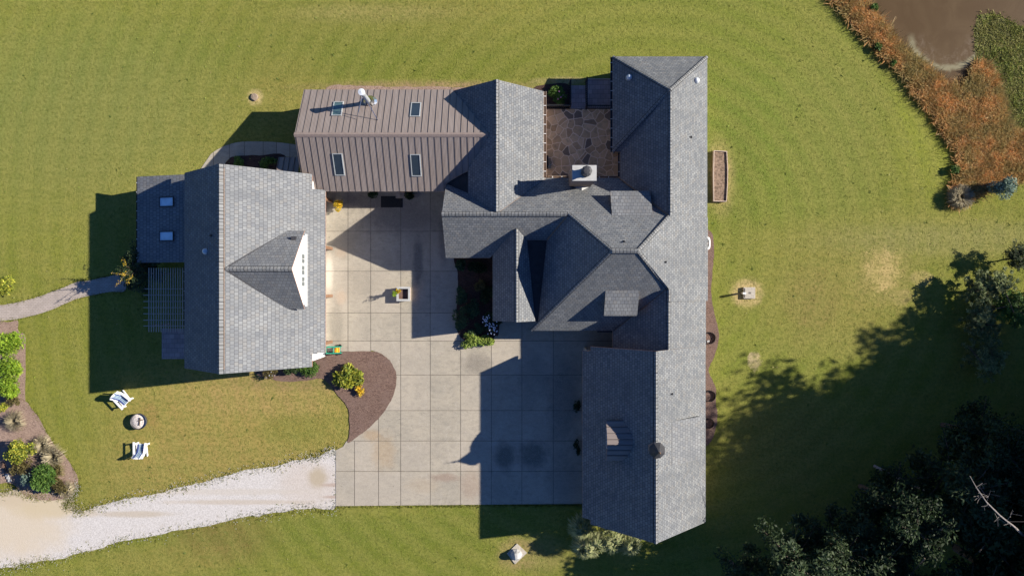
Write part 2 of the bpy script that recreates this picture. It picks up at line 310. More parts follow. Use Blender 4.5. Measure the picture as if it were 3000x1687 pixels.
def water():
    m, n, l, b = newmat('muddy_water'); P = pos(n)
    f = noise(n, l, P, .5, 5, .6, 1.0); c = mix(n, l, ramp(n, l, f, .35, .7), (.082, .050, .022), (.10, .064, .03))
    x, y, _ = g(2775, 105); mp = n.new('ShaderNodeMapping'); mp.vector_type = 'TEXTURE'; mp.inputs['Location'].default_value = (x, y, 0); mp.inputs['Scale'].default_value = (2.35, 2.1, 1e6); l.new(P, mp.inputs[0])
    ln = n.new('ShaderNodeVectorMath'); ln.operation = 'LENGTH'; l.new(mp.outputs[0], ln.inputs[0])
    sp = n.new('ShaderNodeSeparateXYZ'); l.new(mp.outputs[0], sp.inputs[0])
    half = ramp(n, l, sp.outputs[1], -.25, .15, 1, 0)
    nz = noise(n, l, P, 2.2, 5, .7, .5); d = math_(n, l, 'ADD', ln.outputs['Value'], math_(n, l, 'MULTIPLY', math_(n, l, 'SUBTRACT', nz, .5), .25))
    ring = math_(n, l, 'MULTIPLY', ramp(n, l, math_(n, l, 'ABSOLUTE', math_(n, l, 'SUBTRACT', d, 1.0)), .0, .16, 1, 0), half)
    inner = math_(n, l, 'MULTIPLY', math_(n, l, 'MULTIPLY', ramp(n, l, math_(n, l, 'ABSOLUTE', math_(n, l, 'SUBTRACT', d, .72)), .0, .3, .35, 0), half), ramp(n, l, nz, .4, .7))
    c = mix(n, l, math_(n, l, 'MULTIPLY', ring, .75), c, (.26, .24, .15)); c = mix(n, l, inner, c, (.24, .19, .14))
    l.new(c, b.inputs['Base Color']); b.inputs['Roughness'].default_value = .3; b.inputs['Specular IOR Level'].default_value = .2
    rp = noise(n, l, P, 9, 2, .5); bump(n, l, rp, b, .08, .02)
    return m
M['water'] = water()
M['marsh'] = plain('marsh_ground', (.10, .095, .03), .95, .4, 3)
M['grassblade'] = leafmat('grass_blades', [(.12, .16, .02), (.18, .21, .032), (.25, .24, .05), (.34, .29, .09)], .3)
M['reed'] = leafmat('autumn_reeds', [(.30, .25, .08), (.72, .34, .12), (.85, .45, .18), (.55, .36, .13), (.9, .66, .36)], .35, alt=(.34, .31, .12))
M['marshleaf'] = leafmat('marsh_leaves', [(.14, .17, .035), (.26, .31, .065), (.36, .42, .09), (.46, .36, .14)], .35, alt=(.30, .27, .10))
M['l_dark'] = leafmat('dark_leaves', [(.016, .032, .012), (.032, .058, .02), (.055, .09, .03)])
M['l_hedge'] = leafmat('hedge_leaves', [(.04, .075, .035), (.06, .11, .05), (.09, .15, .06)])
M['l_green'] = leafmat('green_leaves', [(.05, .11, .02), (.10, .19, .035), (.17, .27, .05)])
M['l_bright'] = leafmat('bright_leaves', [(.14, .25, .02), (.26, .40, .03), (.40, .50, .05)])
M['l_yel'] = leafmat('yellow_green_leaves', [(.05, .09, .015), (.22, .28, .035), (.50, .50, .06), (.62, .56, .08)])
M['l_gold'] = leafmat('golden_leaves', [(.40, .32, .03), (.75, .45, .03), (.80, .62, .06)])
M['l_olive'] = leafmat('olive_leaves', [(.09, .075, .03), (.17, .14, .05), (.26, .22, .08)])
M['l_lemon'] = leafmat('sunlit_leaves', [(.10, .17, .03), (.30, .40, .07), (.50, .56, .14)])
M['l_blue'] = leafmat('blue_green_needles', [(.10, .17, .13), (.20, .29, .23), (.34, .42, .33)])
M['l_pale'] = leafmat('pale_plumes', [(.26, .22, .13), (.42, .36, .23), (.55, .48, .33)])
M['l_strap'] = leafmat('pale_strap_leaves', [(.17, .22, .09), (.36, .38, .17), (.56, .54, .28)])
M['l_pine'] = leafmat('pine_needles', [(.028, .05, .022), (.05, .08, .032), (.085, .12, .045)])
M['l_pinelite'] = leafmat('light_pine_needles', [(.10, .14, .05), (.20, .25, .09), (.36, .38, .18)])

# ------------------------------------------------------------------ mesh helpers
class MB:
    def __init__(s): s.v = []; s.f = []; s.m = []; s.uv = []
    def face(s, pts, mi=0, uv=None):
        i = len(s.v); s.v += [tuple(p) for p in pts]; s.f.append(tuple(range(i, i + len(pts)))); s.m.append(mi)
        s.uv += list(uv) if uv else [(p[0], p[1]) for p in pts]
    def box(s, x0, x1, y0, y1, z0, z1, mi=0, rot=0, c=None):
        P = [(x0, y0), (x1, y0), (x1, y1), (x0, y1)]
        if rot:
            cx, cy = c if c else ((x0 + x1) / 2, (y0 + y1) / 2); ca, sa = math.cos(rot), math.sin(rot)
            P = [(cx + (x - cx) * ca - (y - cy) * sa, cy + (x - cx) * sa + (y - cy) * ca) for x, y in P]
        lo = [(x, y, z0) for x, y in P]; hi = [(x, y, z1) for x, y in P]
        s.face(hi, mi); s.face(lo[::-1], mi)
        for i in range(4): j = (i + 1) % 4; s.face([lo[i], lo[j], hi[j], hi[i]], mi, [(0, z0), (1, z0), (1, z1), (0, z1)])
    def bar(s, a, b, r, mi=0, up=(0, 0, 1), r2=None, r3=None):
        a = Vector(a); b = Vector(b); d = (b - a).normalized(); u = Vector(up)
        if abs(d.dot(u)) > .95: u = Vector((1, 0, 0))
        x = d.cross(u).normalized(); y = x.cross(d).normalized(); ry = r2 if r2 else r; k = r3 if r3 else 1
        A = [a + x * r * i + y * ry * j for i, j in ((-1, -1), (1, -1), (1, 1), (-1, 1))]; B = [b + x * r * i * k + y * ry * j * k for i, j in ((-1, -1), (1, -1), (1, 1), (-1, 1))]
        s.face(A[::-1], mi); s.face(B, mi)
        for i in range(4): j = (i + 1) % 4; s.face([A[i], A[j], B[j], B[i]], mi)
    def lathe(s, c, prof, n=16, mi=0, phase=0.0):
        for k in range(len(prof) - 1):
            (r0, z0), (r1, z1) = prof[k], prof[k + 1]
            for i in range(n):
                a0 = 2 * math.pi * i / n + phase; a1 = 2 * math.pi * (i + 1) / n + phase
                q = [(c[0] + r0 * math.cos(a0), c[1] + r0 * math.sin(a0), c[2] + z0), (c[0] + r0 * math.cos(a1), c[1] + r0 * math.sin(a1), c[2] + z0),
                     (c[0] + r1 * math.cos(a1), c[1] + r1 * math.sin(a1), c[2] + z1), (c[0] + r1 * math.cos(a0), c[1] + r1 * math.sin(a0), c[2] + z1)]
                if r1 < 1e-5: q = q[:3]
                elif r0 < 1e-5: q = [q[0], q[2], q[3]]
                s.face(q, mi)
    def tube(s, pts, r, n=6, mi=0, taper=1.0):
        rings = []
        for k, p in enumerate(pts):
            p = Vector(p); d = (Vector(pts[min(k + 1, len(pts) - 1)]) - Vector(pts[max(k - 1, 0)])).normalized()
            u = Vector((0, 0, 1)) if abs(d.z) < .9 else Vector((1, 0, 0)); x = d.cross(u).normalized(); y = x.cross(d)
            rr = r * (1 + (taper - 1) * k / max(1, len(pts) - 1))
            rings.append([p + x * rr * math.cos(2 * math.pi * i / n) + y * rr * math.sin(2 * math.pi * i / n) for i in range(n)])
        for k in range(len(rings) - 1):
            for i in range(n): j = (i + 1) % n; s.face([rings[k][i], rings[k][j], rings[k + 1][j], rings[k + 1][i]], mi)
        s.face(rings[0][::-1], mi); s.face(rings[-1], mi)
    def prism(s, poly, z0, z1, mi=0, mside=None):
        ms = mi if mside is None else mside
        s.face([(x, y, z1) for x, y in poly], mi); s.face([(x, y, z0) for x, y in poly][::-1], ms)
        for i in range(len(poly)):
            j = (i + 1) % len(poly); a, b = poly[i], poly[j]; s.face([(a[0], a[1], z0), (b[0], b[1], z0), (b[0], b[1], z1), (a[0], a[1], z1)], ms)
    def build(s, name, mats, parent=None, smooth=False, weld=False, label=None):
        me = bpy.data.meshes.new(name); me.from_pydata([tuple(p) for p in s.v], [], s.f)
        for m in (mats if isinstance(mats, (list, tuple)) else [mats]): me.materials.append(m)
        me.polygons.foreach_set('material_index', s.m)
        ul = me.uv_layers.new(name='UVMap'); ul.data.foreach_set('uv', np.array(s.uv, dtype=np.float32).ravel())
        me.update()
        bm = bmesh.new(); bm.from_mesh(me)
        if weld: bmesh.ops.remove_doubles(bm, verts=bm.verts, dist=1e-4)
        bmesh.ops.recalc_face_normals(bm, faces=bm.faces) if weld else None
        bm.to_mesh(me); bm.free()
        if smooth: me.polygons.foreach_set('use_smooth', [True] * len(me.polygons))
        o = bpy.data.objects.new(name, me); COL.objects.link(o)
        if parent: o.parent = parent
        if label: o['label'] = label
        return o
def tag(o, label, cat, group=None):
    o['label'] = label; o['category'] = cat
    if group: o['group'] = group
    return o
def thing(name, label, cat, group=None, loc=(0, 0, 0)):
    o = bpy.data.objects.new(name, None); COL.objects.link(o); o.location = loc; o.empty_display_size = .3
    return tag(o, label, cat, group)
def struct(o): o['kind'] = 'structure'; return o

def ragged(pl, amp, seed, k=3):
    rg = np.random.default_rng(seed); P = np.array(pl); n = len(P); o = rg.normal(0, 1, (n, 2))
    o = sum(np.roll(o, i, 0) for i in range(-k, k + 1)) / math.sqrt(2 * k + 1)
    return [tuple(p) for p in P + o * amp]
def smooth_poly(pts, n=6, jitter=0.0, closed=True, seed=0):
    r = random.Random(seed); out = []; L = len(pts)
    for i in range(L if closed else L - 1):
        p0, p1, p2, p3 = pts[(i - 1) % L] if closed or i else pts[0], pts[i], pts[(i + 1) % L], pts[(i + 2) % L] if closed or i + 2 < L else pts[-1]
        seg = max(2, int(n))
        for k in range(seg):
            t = k / seg
            q = [.5 * ((2 * p1[a]) + (-p0[a] + p2[a]) * t + (2 * p0[a] - 5 * p1[a] + 4 * p2[a] - p3[a]) * t * t + (-p0[a] + 3 * p1[a] - 3 * p2[a] + p3[a]) * t ** 3) for a in (0, 1)]
            out.append((q[0] + r.uniform(-jitter, jitter), q[1] + r.uniform(-jitter, jitter)))
    if not closed: out.append(tuple(pts[-1]))
    return out
def sheet(name, pts, z, mat, sides=.0):
    """flat sheet; pts in survey coords"""
    P = [g(x, y, z) for x, y in pts]; mb = MB()
    mb.face(P if poly_area(P) > 0 else P[::-1])
    if sides:
        for i in range(len(P)):
            a, b = P[i], P[(i + 1) % len(P)]; mb.face([a, b, (b[0], b[1], z - sides), (a[0], a[1], z - sides)])
    return struct(mb.build(name, mat))
def poly_area(P): return .5 * sum(P[i][0] * P[(i + 1) % len(P)][1] - P[(i + 1) % len(P)][0] * P[i][1] for i in range(len(P)))
def inside(poly, x, y):
    c = np.zeros(len(x), bool)
    for i in range(len(poly)):
        x0, y0 = poly[i]; x1, y1 = poly[i - 1]
        if y0 == y1: continue
        t = ((y0 > y) != (y1 > y)) & (x < (x1 - x0) * (y - y0) / (y1 - y0) + x0); c ^= t
    return c
def sample(poly, n, rng=RNG):
    xs = [p[0] for p in poly]; ys = [p[1] for p in poly]; out = np.zeros((0, 2))
    while len(out) < n:
        q = np.column_stack([rng.uniform(min(xs), max(xs), n * 2), rng.uniform(min(ys), max(ys), n * 2)])
        out = np.vstack([out, q[inside(poly, q[:, 0], q[:, 1])]])
    return out[:n]

def quads_obj(name, C, A, B, mat, parent=None, tri=False, midx=None):
    """leaf cards: centre C, half axes A, B (n,3). diamond-ish quads"""
    n = len(C); V = np.empty((n, 4, 3), np.float32)
    if tri: V[:, 0] = C - A; V[:, 1] = C + A; V[:, 2] = C + B + A * .15; V[:, 3] = C + B - A * .15
    else: V[:, 0] = C - B; V[:, 1] = C + A * .8 + B * .05; V[:, 2] = C + B; V[:, 3] = C - A * .8 + B * .05
    me = bpy.data.meshes.new(name); me.vertices.add(n * 4); me.vertices.foreach_set('co', V.ravel())
    me.loops.add(n * 4); me.loops.foreach_set('vertex_index', np.arange(n * 4, dtype=np.int32))
    me.polygons.add(n); me.polygons.foreach_set('loop_start', np.arange(0, n * 4, 4, dtype=np.int32)); me.polygons.foreach_set('loop_total', np.full(n, 4, np.int32))
    for m in (mat if isinstance(mat, (list, tuple)) else [mat]): me.materials.append(m)
    if midx is not None: me.polygons.foreach_set('material_index', midx.astype(np.int32))
    me.update(calc_edges=True); me.validate()
    o = bpy.data.objects.new(name, me); COL.objects.link(o)
    if parent: o.parent = parent
    return o
def unit(v): return v / np.maximum(1e-6, np.linalg.norm(v, axis=1, keepdims=True))
def leafcards(C, size, rng, flat=.4, aspect=.55):
    n = len(C); d = unit(rng.normal(size=(n, 3)) * [1, 1, flat]); u = unit(np.cross(d, unit(rng.normal(size=(n, 3)) * [flat, flat, 1]))); s = size * rng.uniform(.6, 1.3, (n, 1))
    return u * s * aspect, d * s
def crown_pts(n, rx, ry, rz, rng, lumps=9, lump_r=.45, hollow=.35):
    """points in an uneven crown of overlapping clumps"""
    cen = unit(rng.normal(size=(lumps, 3))) * rng.uniform(.35, .72, (lumps, 1)); cen[:, 2] = np.abs(cen[:, 2]) * rng.choice([1, 1, -.3], lumps)
    k = rng.integers(0, lumps, n); lr = rng.uniform(.6, 1.25, lumps) * lump_r
    p = unit(rng.normal(size=(n, 3))) * (rng.uniform(hollow, 1, (n, 1)) ** .6) * lr[k][:, None] + cen[k]
    return p * [rx, ry, rz]
SHR = {}
def shrub(name, label, sx, sy, r, h, mat, n=900, leaf=.11, *a_, lump=.45, **kw_):
    return shrub_(name, label, sx, sy, r, h, mat, n, leaf, *a_, lump=lump, **kw_)
def shrub_(name, label, sx, sy, r, h, mat, n=900, leaf=.11, cat='shrub', group=None, ry=None, seed=1, flowers=None, stems=True, z=0.0, lumps=9, flat=.5, lump=.45):
    rng = np.random.default_rng(seed); x, y, _ = g(sx, sy, h * .6); t = thing(name, label, cat, group, (x, y, z))
    p = crown_pts(n, r * .95, (ry or r) * .95, h * .55, rng, lumps, lump); p[:, 2] += h * .5; p[:, 2] = np.clip(p[:, 2], .03, None)
    A, B = leafcards(p, leaf, rng, flat)
    quads_obj('foliage', p, A, B, mat, t)
    if stems:
        mb = MB()
        for i in range(5):
            a = rng.uniform(0, 6.28); e = (math.cos(a) * r * .5, math.sin(a) * r * .5, h * .7); mb.tube([(math.cos(a) * .03, math.sin(a) * .03, 0), (e[0] * .4, e[1] * .4, h * .4), e], .018, 5, taper=.4)
        mb.build('stem', M['bark'], t)
    if flowers:
        fm, fn, fs = flowers; q = crown_pts(fn, r * .9, (ry or r) * .9, h * .55, rng, lumps); q[:, 2] = h * rng.uniform(.75, 1.1, fn); mb = MB()
        for c in q: mb.lathe(c, [(0, fs * .5), (fs * .6, fs * .35), (fs, 0), (fs * .6, -fs * .3)], 6)
        mb.build('flower_head', fm, t)
    return t

# ------------------------------------------------------------------ GROUND
mb = MB(); mb.face([(-250, -250, 0), (250, -250, 0), (250, 250, 0), (-250, 250, 0)])
struct(mb.build('lawn', M['lawn']))

ARC = [(1095, 1029), (1118, 1037), (1140, 1054), (1155, 1078), (1161.5, 1105), (1156, 1148), (1138, 1186), (1112, 1222), (1082, 1252), (1052, 1275), (1020, 1296)]
def slab_mesh(name, outline, vx, hy, z, mats, gap=.032, cond=None):
    """outline (survey) cut by joint lines; joints get the second material, slabs are separate islands"""
    P = [g(a, b, z) for a, b in outline]
    if poly_area(P) < 0: P = P[::-1]
    bm = bmesh.new(); vs = [bm.verts.new(p) for p in P]; bm.faces.new(vs)
    lines = []
    for (sy, x0, x1) in hy: lines.append(('y', g(0, sy, z)[1], -99, 99))
    for (sx, y0, y1) in vx: lines.append(('x', g(sx, 0, z)[0], g(0, y1, z)[1], g(0, y0, z)[1]))
    for (ax, c, lo, hi) in lines:
        for s in (-gap / 2, gap / 2):
            n = (1, 0, 0) if ax == 'x' else (0, 1, 0); co = (c + s, 0, 0) if ax == 'x' else (0, c + s, 0)
            fs = []
            for f in bm.faces:
                m_ = f.calc_center_median(); o_ = m_.y if ax == 'x' else m_.x
                if lo - .02 <= o_ <= hi + .02: fs.append(f)
            geom = list({v for f in fs for v in f.verts}) + list({e for f in fs for e in f.edges}) + fs
            bmesh.ops.bisect_plane(bm, geom=geom, plane_co=co, plane_no=n, dist=1e-5)
    for f in bm.faces:
        m_ = f.calc_center_median()
        for (ax, c, lo, hi) in lines:
            p, o_ = (m_.x, m_.y) if ax == 'x' else (m_.y, m_.x)
            if abs(p - c) < gap / 2 * 1.01 and lo - .05 <= o_ <= hi + .05: f.material_index = 1; break
    for f in bm.faces:
        if f.material_index == 1:
            pass
    bmesh.ops.split_edges(bm, edges=bm.edges)
    for f in bm.faces:
        if f.material_index == 1:
            for v in f.verts: v.co.z -= .012
    me = bpy.data.meshes.new(name); bm.to_mesh(me); bm.free()
    for m_ in mats: me.materials.append(m_)
    o = bpy.data.objects.new(name, me); COL.objects.link(o); return struct(o)
drive_out = [(930, 562), (1330, 562), (1330, 700), (1800, 700), (1800, 1030), (1722, 1030), (1722, 1475), (1500, 1476.5), (984, 1481.5), (984, 1318), (1005, 1308)] + [(a - 6, b - 3) for a, b in ARC[::-1]] + [(1080, 1036), (930, 1036)]
VX = [(1019.5, 500, 1070), (1086, 500, 1070), (1174, 500, 1500), (1260.5, 500, 1500), (1349.5, 750, 1500), (1439.5, 750, 1500), (1529, 750, 1500), (1621, 750, 1500), (1109, 1202, 1500), (1038.7, 1291, 1500)]
HY = [(677.7, 900, 1340), (794.6, 900, 1340), (916.5, 900, 1340), (998.6, 900, 1740), (1098, 1150, 1740), (1202, 1100, 1740), (1291, 980, 1740), (1380, 980, 1740)]
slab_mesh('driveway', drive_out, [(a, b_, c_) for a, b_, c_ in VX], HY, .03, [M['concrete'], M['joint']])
# edge face of the pour where it stands above the grass
mb = MB()
for a, b_ in (((984, 1481.5), (1500, 1476.5)), ((1500, 1476.5), (1722, 1475)), ((984, 1318), (984, 1481.5))):
    A_, B_ = g(*a, .028), g(*b_, .028); mb.face([A_, B_, (B_[0], B_[1], -.02), (A_[0], A_[1], -.02)])
struct(mb.build('driveway_edge', M['walk']))

grav = [(984, 1322), (940, 1336), (900, 1345), (800, 1364), (705, 1384), (620, 1405), (526, 1428), (430, 1449), (340, 1469), (270, 1484), (232, 1497), (214, 1482), (196, 1478), (208, 1462), (210, 1446), (223, 1440), (222, 1425), (190, 1440), (133, 1450), (85, 1452), (45, 1432), (0, 1440), (-120, 1430), (-120, 1700), (0, 1665), (60, 1655), (121, 1647), (227, 1622), (356, 1587), (506, 1558), (688, 1521), (800, 1501), (900, 1486), (984, 1479)]
grav = ragged(smooth_poly(grav, 10, .3, True, 3), 2.3, 5, 2)
sheet('gravel_drive', grav, .008, M['gravel'])
bedL = smooth_poly([(-60, 1180), (60, 1170), (95, 1200), (114, 1224), (135, 1264), (150, 1288), (164, 1309), (193, 1338), (218, 1378), (229, 1403), (226, 1436), (193, 1459), (135, 1465), (73, 1450), (30, 1415), (-60, 1400)], 6, 1.0, True, 4)
sheet('mulch_bed_west', bedL, .018, M['straw'])
sheet('bed_soil_northwest', smooth_poly([(-60, 942), (20, 945), (50, 938), (56, 975), (74, 990), (74, 1160), (60, 1190), (-60, 1200)], 5, 1.5, True, 5), .013, M['straw'])
sheet('mulch_bed_garage', smooth_poly([(915, 1040), (957, 1029.5), (1030, 1029)] + ARC + [(1024, 1262), (1022, 1210), (1014, 1186), (997, 1166), (984, 1150), (962, 1122), (940, 1108), (900, 1112), (880, 1090)], 6, .9, True, 6), .045, M['mulch'])
sheet('mulch_strip_south', smooth_poly([(750, 1060), (920, 1060), (930, 1105), (860, 1118), (800, 1112), (752, 1098)], 6, 1.5, True, 7), .012, M['mulch'])
sheet('mulch_strip_east', smooth_poly([(2040, 640), (2075, 672), (2089, 690), (2092, 740), (2087, 800), (2084, 860), (2090, 900), (2101, 950), (2107, 985), (2098, 1030), (2083, 1065), (2075, 1085), (2086, 1110), (2098, 1140), (2097, 1180), (2102, 1210), (2098, 1250), (2084, 1290), (2060, 1310), (2030, 1300), (2030, 700)], 5, 1.0, True, 8), .01, M['mulch'])
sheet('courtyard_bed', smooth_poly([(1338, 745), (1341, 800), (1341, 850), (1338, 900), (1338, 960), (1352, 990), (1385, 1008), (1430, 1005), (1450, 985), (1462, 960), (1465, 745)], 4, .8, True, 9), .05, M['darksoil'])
path = [(-80, 900), (0, 894), (62, 883), (124, 865), (186, 842), (225, 826), (265, 821), (310, 811), (362, 806), (367, 851), (320, 855), (265, 866), (217, 878), (145, 910), (62, 932), (0, 940), (-80, 946)]
sheet('paver_path', smooth_poly(path, 4, .6, True, 10), .02, M['paver'])
sheet('brick_patio', [(474, 962), (540, 962), (540, 1051), (474, 1051)], .015, M['brickpad'])
wk_o = smooth_poly([(600, 477), (608, 466), (621, 449), (649, 432), (667, 425), (698, 417), (740, 415), (810, 417), (880, 426)], 5, 0, False)
wk_i = smooth_poly([(880, 461), (765, 457), (715, 458), (680, 461), (663, 474), (652, 495), (640, 540), (560, 540), (585, 500)], 4, 0, False)
slab_mesh('walkway', wk_o + wk_i, [(716, 380, 500), (771, 380, 500), (810, 380, 500), (849, 380, 500), (672, 380, 480), (625, 380, 520)], [], .03, [M['walk'], M['joint']], .035)
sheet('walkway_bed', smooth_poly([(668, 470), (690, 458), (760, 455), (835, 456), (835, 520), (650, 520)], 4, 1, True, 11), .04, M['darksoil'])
sheet('mulch_strip_north', smooth_poly([(960, 300), (955, 262), (980, 250), (1060, 252), (1150, 255), (1250, 254), (1330, 256), (1380, 262), (1380, 300)], 5, 1.6, True, 12), .012, M['straw'])
# pond
pond = [(2500, -60), (2532, 0), (2570, 43), (2609, 92), (2657, 150), (2710, 193), (2749, 232), (2783, 244), (2826, 241), (2839, 217), (2858, 179), (2860, 130), (2853, 101), (2863, 58), (2889, 41), (2928, 48), (3000, 80), (3150, 130), (3400, 100), (3400, -700), (2300, -700)]
sheet('pond', smooth_poly(pond, 5, 1.2, True, 13), .012, M['water'])
marsh = smooth_poly([(2860, 60), (2889, 43), (2928, 50), (3000, 82), (3150, 132), (3400, 110), (3400, 470), (3000, 490), (2940, 400), (2880, 260), (2858, 180)], 5, 1.5, True, 14)
sheet('marsh_bank', marsh, .017, M['marsh'])
reedp = [(2425, -40), (2445, 10), (2490, 60), (2532, 105), (2570, 150), (2628, 203), (2686, 285), (2735, 345), (2768, 400), (2803, 440), (2806, 507), (2783, 555), (2785, 598), (2820, 596), (2880, 562), (2967, 530), (3040, 500), (3060, 420), (3000, 405), (2952, 367), (2933, 309), (2913, 232), (2889, 193), (2858, 190), (2840, 222), (2828, 246), (2783, 250), (2747, 236), (2708, 197), (2655, 154), (2605, 96), (2566, 47), (2525, 0), (2500, -40)]
sheet('reed_bed_soil', smooth_poly(reedp, 3, 1.5, True, 15), .02, plain('reed_litter', (.30, .18, .08), .95, .4, 3))
def blades(name, pts, hmin, hmax, wd, mat, per=5, spread=.12, lean=.35, rng=RNG, zbase=0.0):
    n = len(pts); P = np.repeat(pts, per, axis=0); m_ = len(P)
    C = np.column_stack([P[:, 0] + rng.normal(0, spread, m_), P[:, 1] + rng.normal(0, spread, m_), np.full(m_, zbase)])
    a = rng.uniform(0, 6.28, m_); A = np.column_stack([np.cos(a), np.sin(a), np.zeros(m_)]) * wd * rng.uniform(.6, 1.3, (m_, 1))
    hh = rng.uniform(hmin, hmax, m_); b_ = rng.uniform(0, 6.28, m_); ll = rng.uniform(0, lean, m_) * hh
    B = np.column_stack([np.cos(b_) * ll, np.sin(b_) * ll, hh])
    o = quads_obj(name, C, A, B, mat, None, tri=True); o['kind'] = 'stuff'; return o
RP = [g(a, b_)[:2] for a, b_ in smooth_poly(reedp, 3)]
cl = sample(RP, 300); rp = np.vstack([c + RNG.normal(0, .28, (22, 2)) for c in cl]); rp = np.vstack([rp, sample(RP, 3800)]); rp = rp[inside(RP, rp[:, 0], rp[:, 1])]
blades('reeds', rp, .10, .42, .032, M['reed'], 11, .09, 2.2)
MP = [g(a, b_)[:2] for a, b_ in marsh]
blades('marsh_plants', sample(MP, 5600), .04, .14, .035, M['marshleaf'], 9, .14, 2.4)
# short grass over the whole visible lawn (kept off the hard surfaces)
lawnp = np.column_stack([RNG.uniform(-34.5, 34.5, 90000), RNG.uniform(-20, 20, 90000)])
def to_m(pl): return [g(a, b_)[:2] for a, b_ in pl]
holes = [to_m(grav), to_m(drive_out), to_m(bedL), to_m(smooth_poly(path, 4)), to_m(wk_o + wk_i), to_m(smooth_poly(pond, 4)), RP, MP,
         [w(-1040, -310)[:2], w(-545, -310)[:2], w(-545, 215)[:2], w(-1040, 215)[:2]], [w(-576, -550)[:2], w(545, -645)[:2], w(545, 660)[:2], w(60, 200)[:2], w(-540, 200)[:2]], to_m([(900, 1030), (1165, 1030), (1165, 1300), (1015, 1300), (1020, 1200), (940, 1110), (900, 1110)]),
         to_m([(474, 760), (540, 760), (540, 1051), (474, 1051)]), to_m([(2060, 640), (2100, 690), (2110, 985), (2100, 1300), (2060, 1310)])]
keep = np.ones(len(lawnp), bool)
for hpoly in holes: keep &= ~inside(hpoly, lawnp[:, 0], lawnp[:, 1])
lawnp = lawnp[keep]
o = blades('grass', lawnp, .012, .03, .028, M['grassblade'], 2, .06, 1.0)
# longer tufts along edges
def edge_pts(pl, n, sp):
    P = np.array([g(a, b_)[:2] for a, b_ in pl]); k = RNG.integers(0, len(P), n); t = RNG.uniform(0, 1, (n, 1)); q = P[k] * (1 - t) + P[(k + 1) % len(P)] * t
    return q + RNG.normal(0, sp, (n, 2))
ep = np.vstack([edge_pts([(984, 1482), (1500, 1478), (1720, 1477), (1500, 1480)], 900, .05), edge_pts(grav, 3600, .2), edge_pts(smooth_poly(path, 4), 500, .06), edge_pts(bedL, 300, .08)])
kp = ~inside(to_m(drive_out), ep[:, 0], ep[:, 1])
blades('edge_grass', ep[kp], .02, .07, .03, M['grassblade'], 3, .05, .9)
sp_ = np.vstack([edge_pts(grav, 1500, .22), RNG.uniform(0, 1, (1, 2))]); sp_ = sp_[:-1]; kp = ~inside(to_m(drive_out), sp_[:, 0], sp_[:, 1]); sp_ = sp_[kp]
C = np.column_stack([sp_, np.full(len(sp_), .035)]); a_ = RNG.uniform(0, 6.28, len(sp_)); A = np.column_stack([np.cos(a_), np.sin(a_), np.zeros(len(sp_))]) * .03; B = np.column_stack([-np.sin(a_), np.cos(a_), np.zeros(len(sp_))]) * .028
quads_obj('gravel_stones', C, A, B, M['gravel'])['kind'] = 'stuff'
wd_ = np.column_stack([RNG.uniform(-33, 33, 210), RNG.uniform(-18.5, 18.5, 210)]); kw = np.ones(len(wd_), bool)
for hpoly in holes: kw &= ~inside(hpoly, wd_[:, 0], wd_[:, 1])
blades('lawn_weeds', wd_[kw], .02, .06, .035, leafmat('weed_leaves', [(.09, .14, .025), (.13, .20, .035), (.2, .26, .05)]), 8, .04, 2.2)
# fallen leaves and clover
q = np.column_stack([RNG.uniform(-33, 33, 900), RNG.uniform(-18.5, 18.5, 900)]); kk = np.ones(len(q), bool)
for hpoly in holes: kk &= ~inside(hpoly, q[:, 0], q[:, 1])
q = q[kk]; C = np.column_stack([q, np.full(len(q), .06)]); A, B = leafcards(C, .045, RNG, .2, .8)
q = q[:0]; C = C[:420]; A = A[:420]; B = B[:420]
quads_obj('fallen_leaves', C, A, B, leafmat('fallen_leaf', [(.16, .26, .03), (.35, .45, .06), (.45, .36, .18), (.24, .17, .09)]))['kind'] = 'stuff'

# ------------------------------------------------------------------ BUILDING HELPERS
def plane_uv(P):
    n = Vector((0, 0, 0))
    for i in range(len(P)):
        a, b = Vector(P[i]), Vector(P[(i + 1) % len(P)]); n += a.cross(b)
    n.normalize()
    if n.z < 0: n = -n
    v = (Vector((0, 0, 1)) - n * n.z)
    v = v.normalized() if v.length > 1e-3 else Vector((0, 1, 0)); u = v.cross(n)
    return [(u.dot(Vector(p)), v.dot(Vector(p))) for p in P]
def roof(name, polys, mats, parent, thick=5.0, label=None):
    """polys: lists of (X, Y, h) in gp"""
    mb = MB()
    for pl in polys:
        P = [w(*p) for p in pl]
        if poly_area(P) < 0: P = P[::-1]
        uv = plane_uv(P); t = thick / K
        mb.face(P, 0, uv); Q = [(x, y, z - t) for x, y, z in P]; mb.face(Q[::-1], 1)
        for i in range(len(P)):
            j = (i + 1) % len(P); mb.face([Q[i], Q[j], P[j], P[i]], 1)
    return mb.build(name, mats, parent, label=label)
SH = [M['shingle'], M['fascia']]; SHB = [M['shingle_big'], M['fascia']]
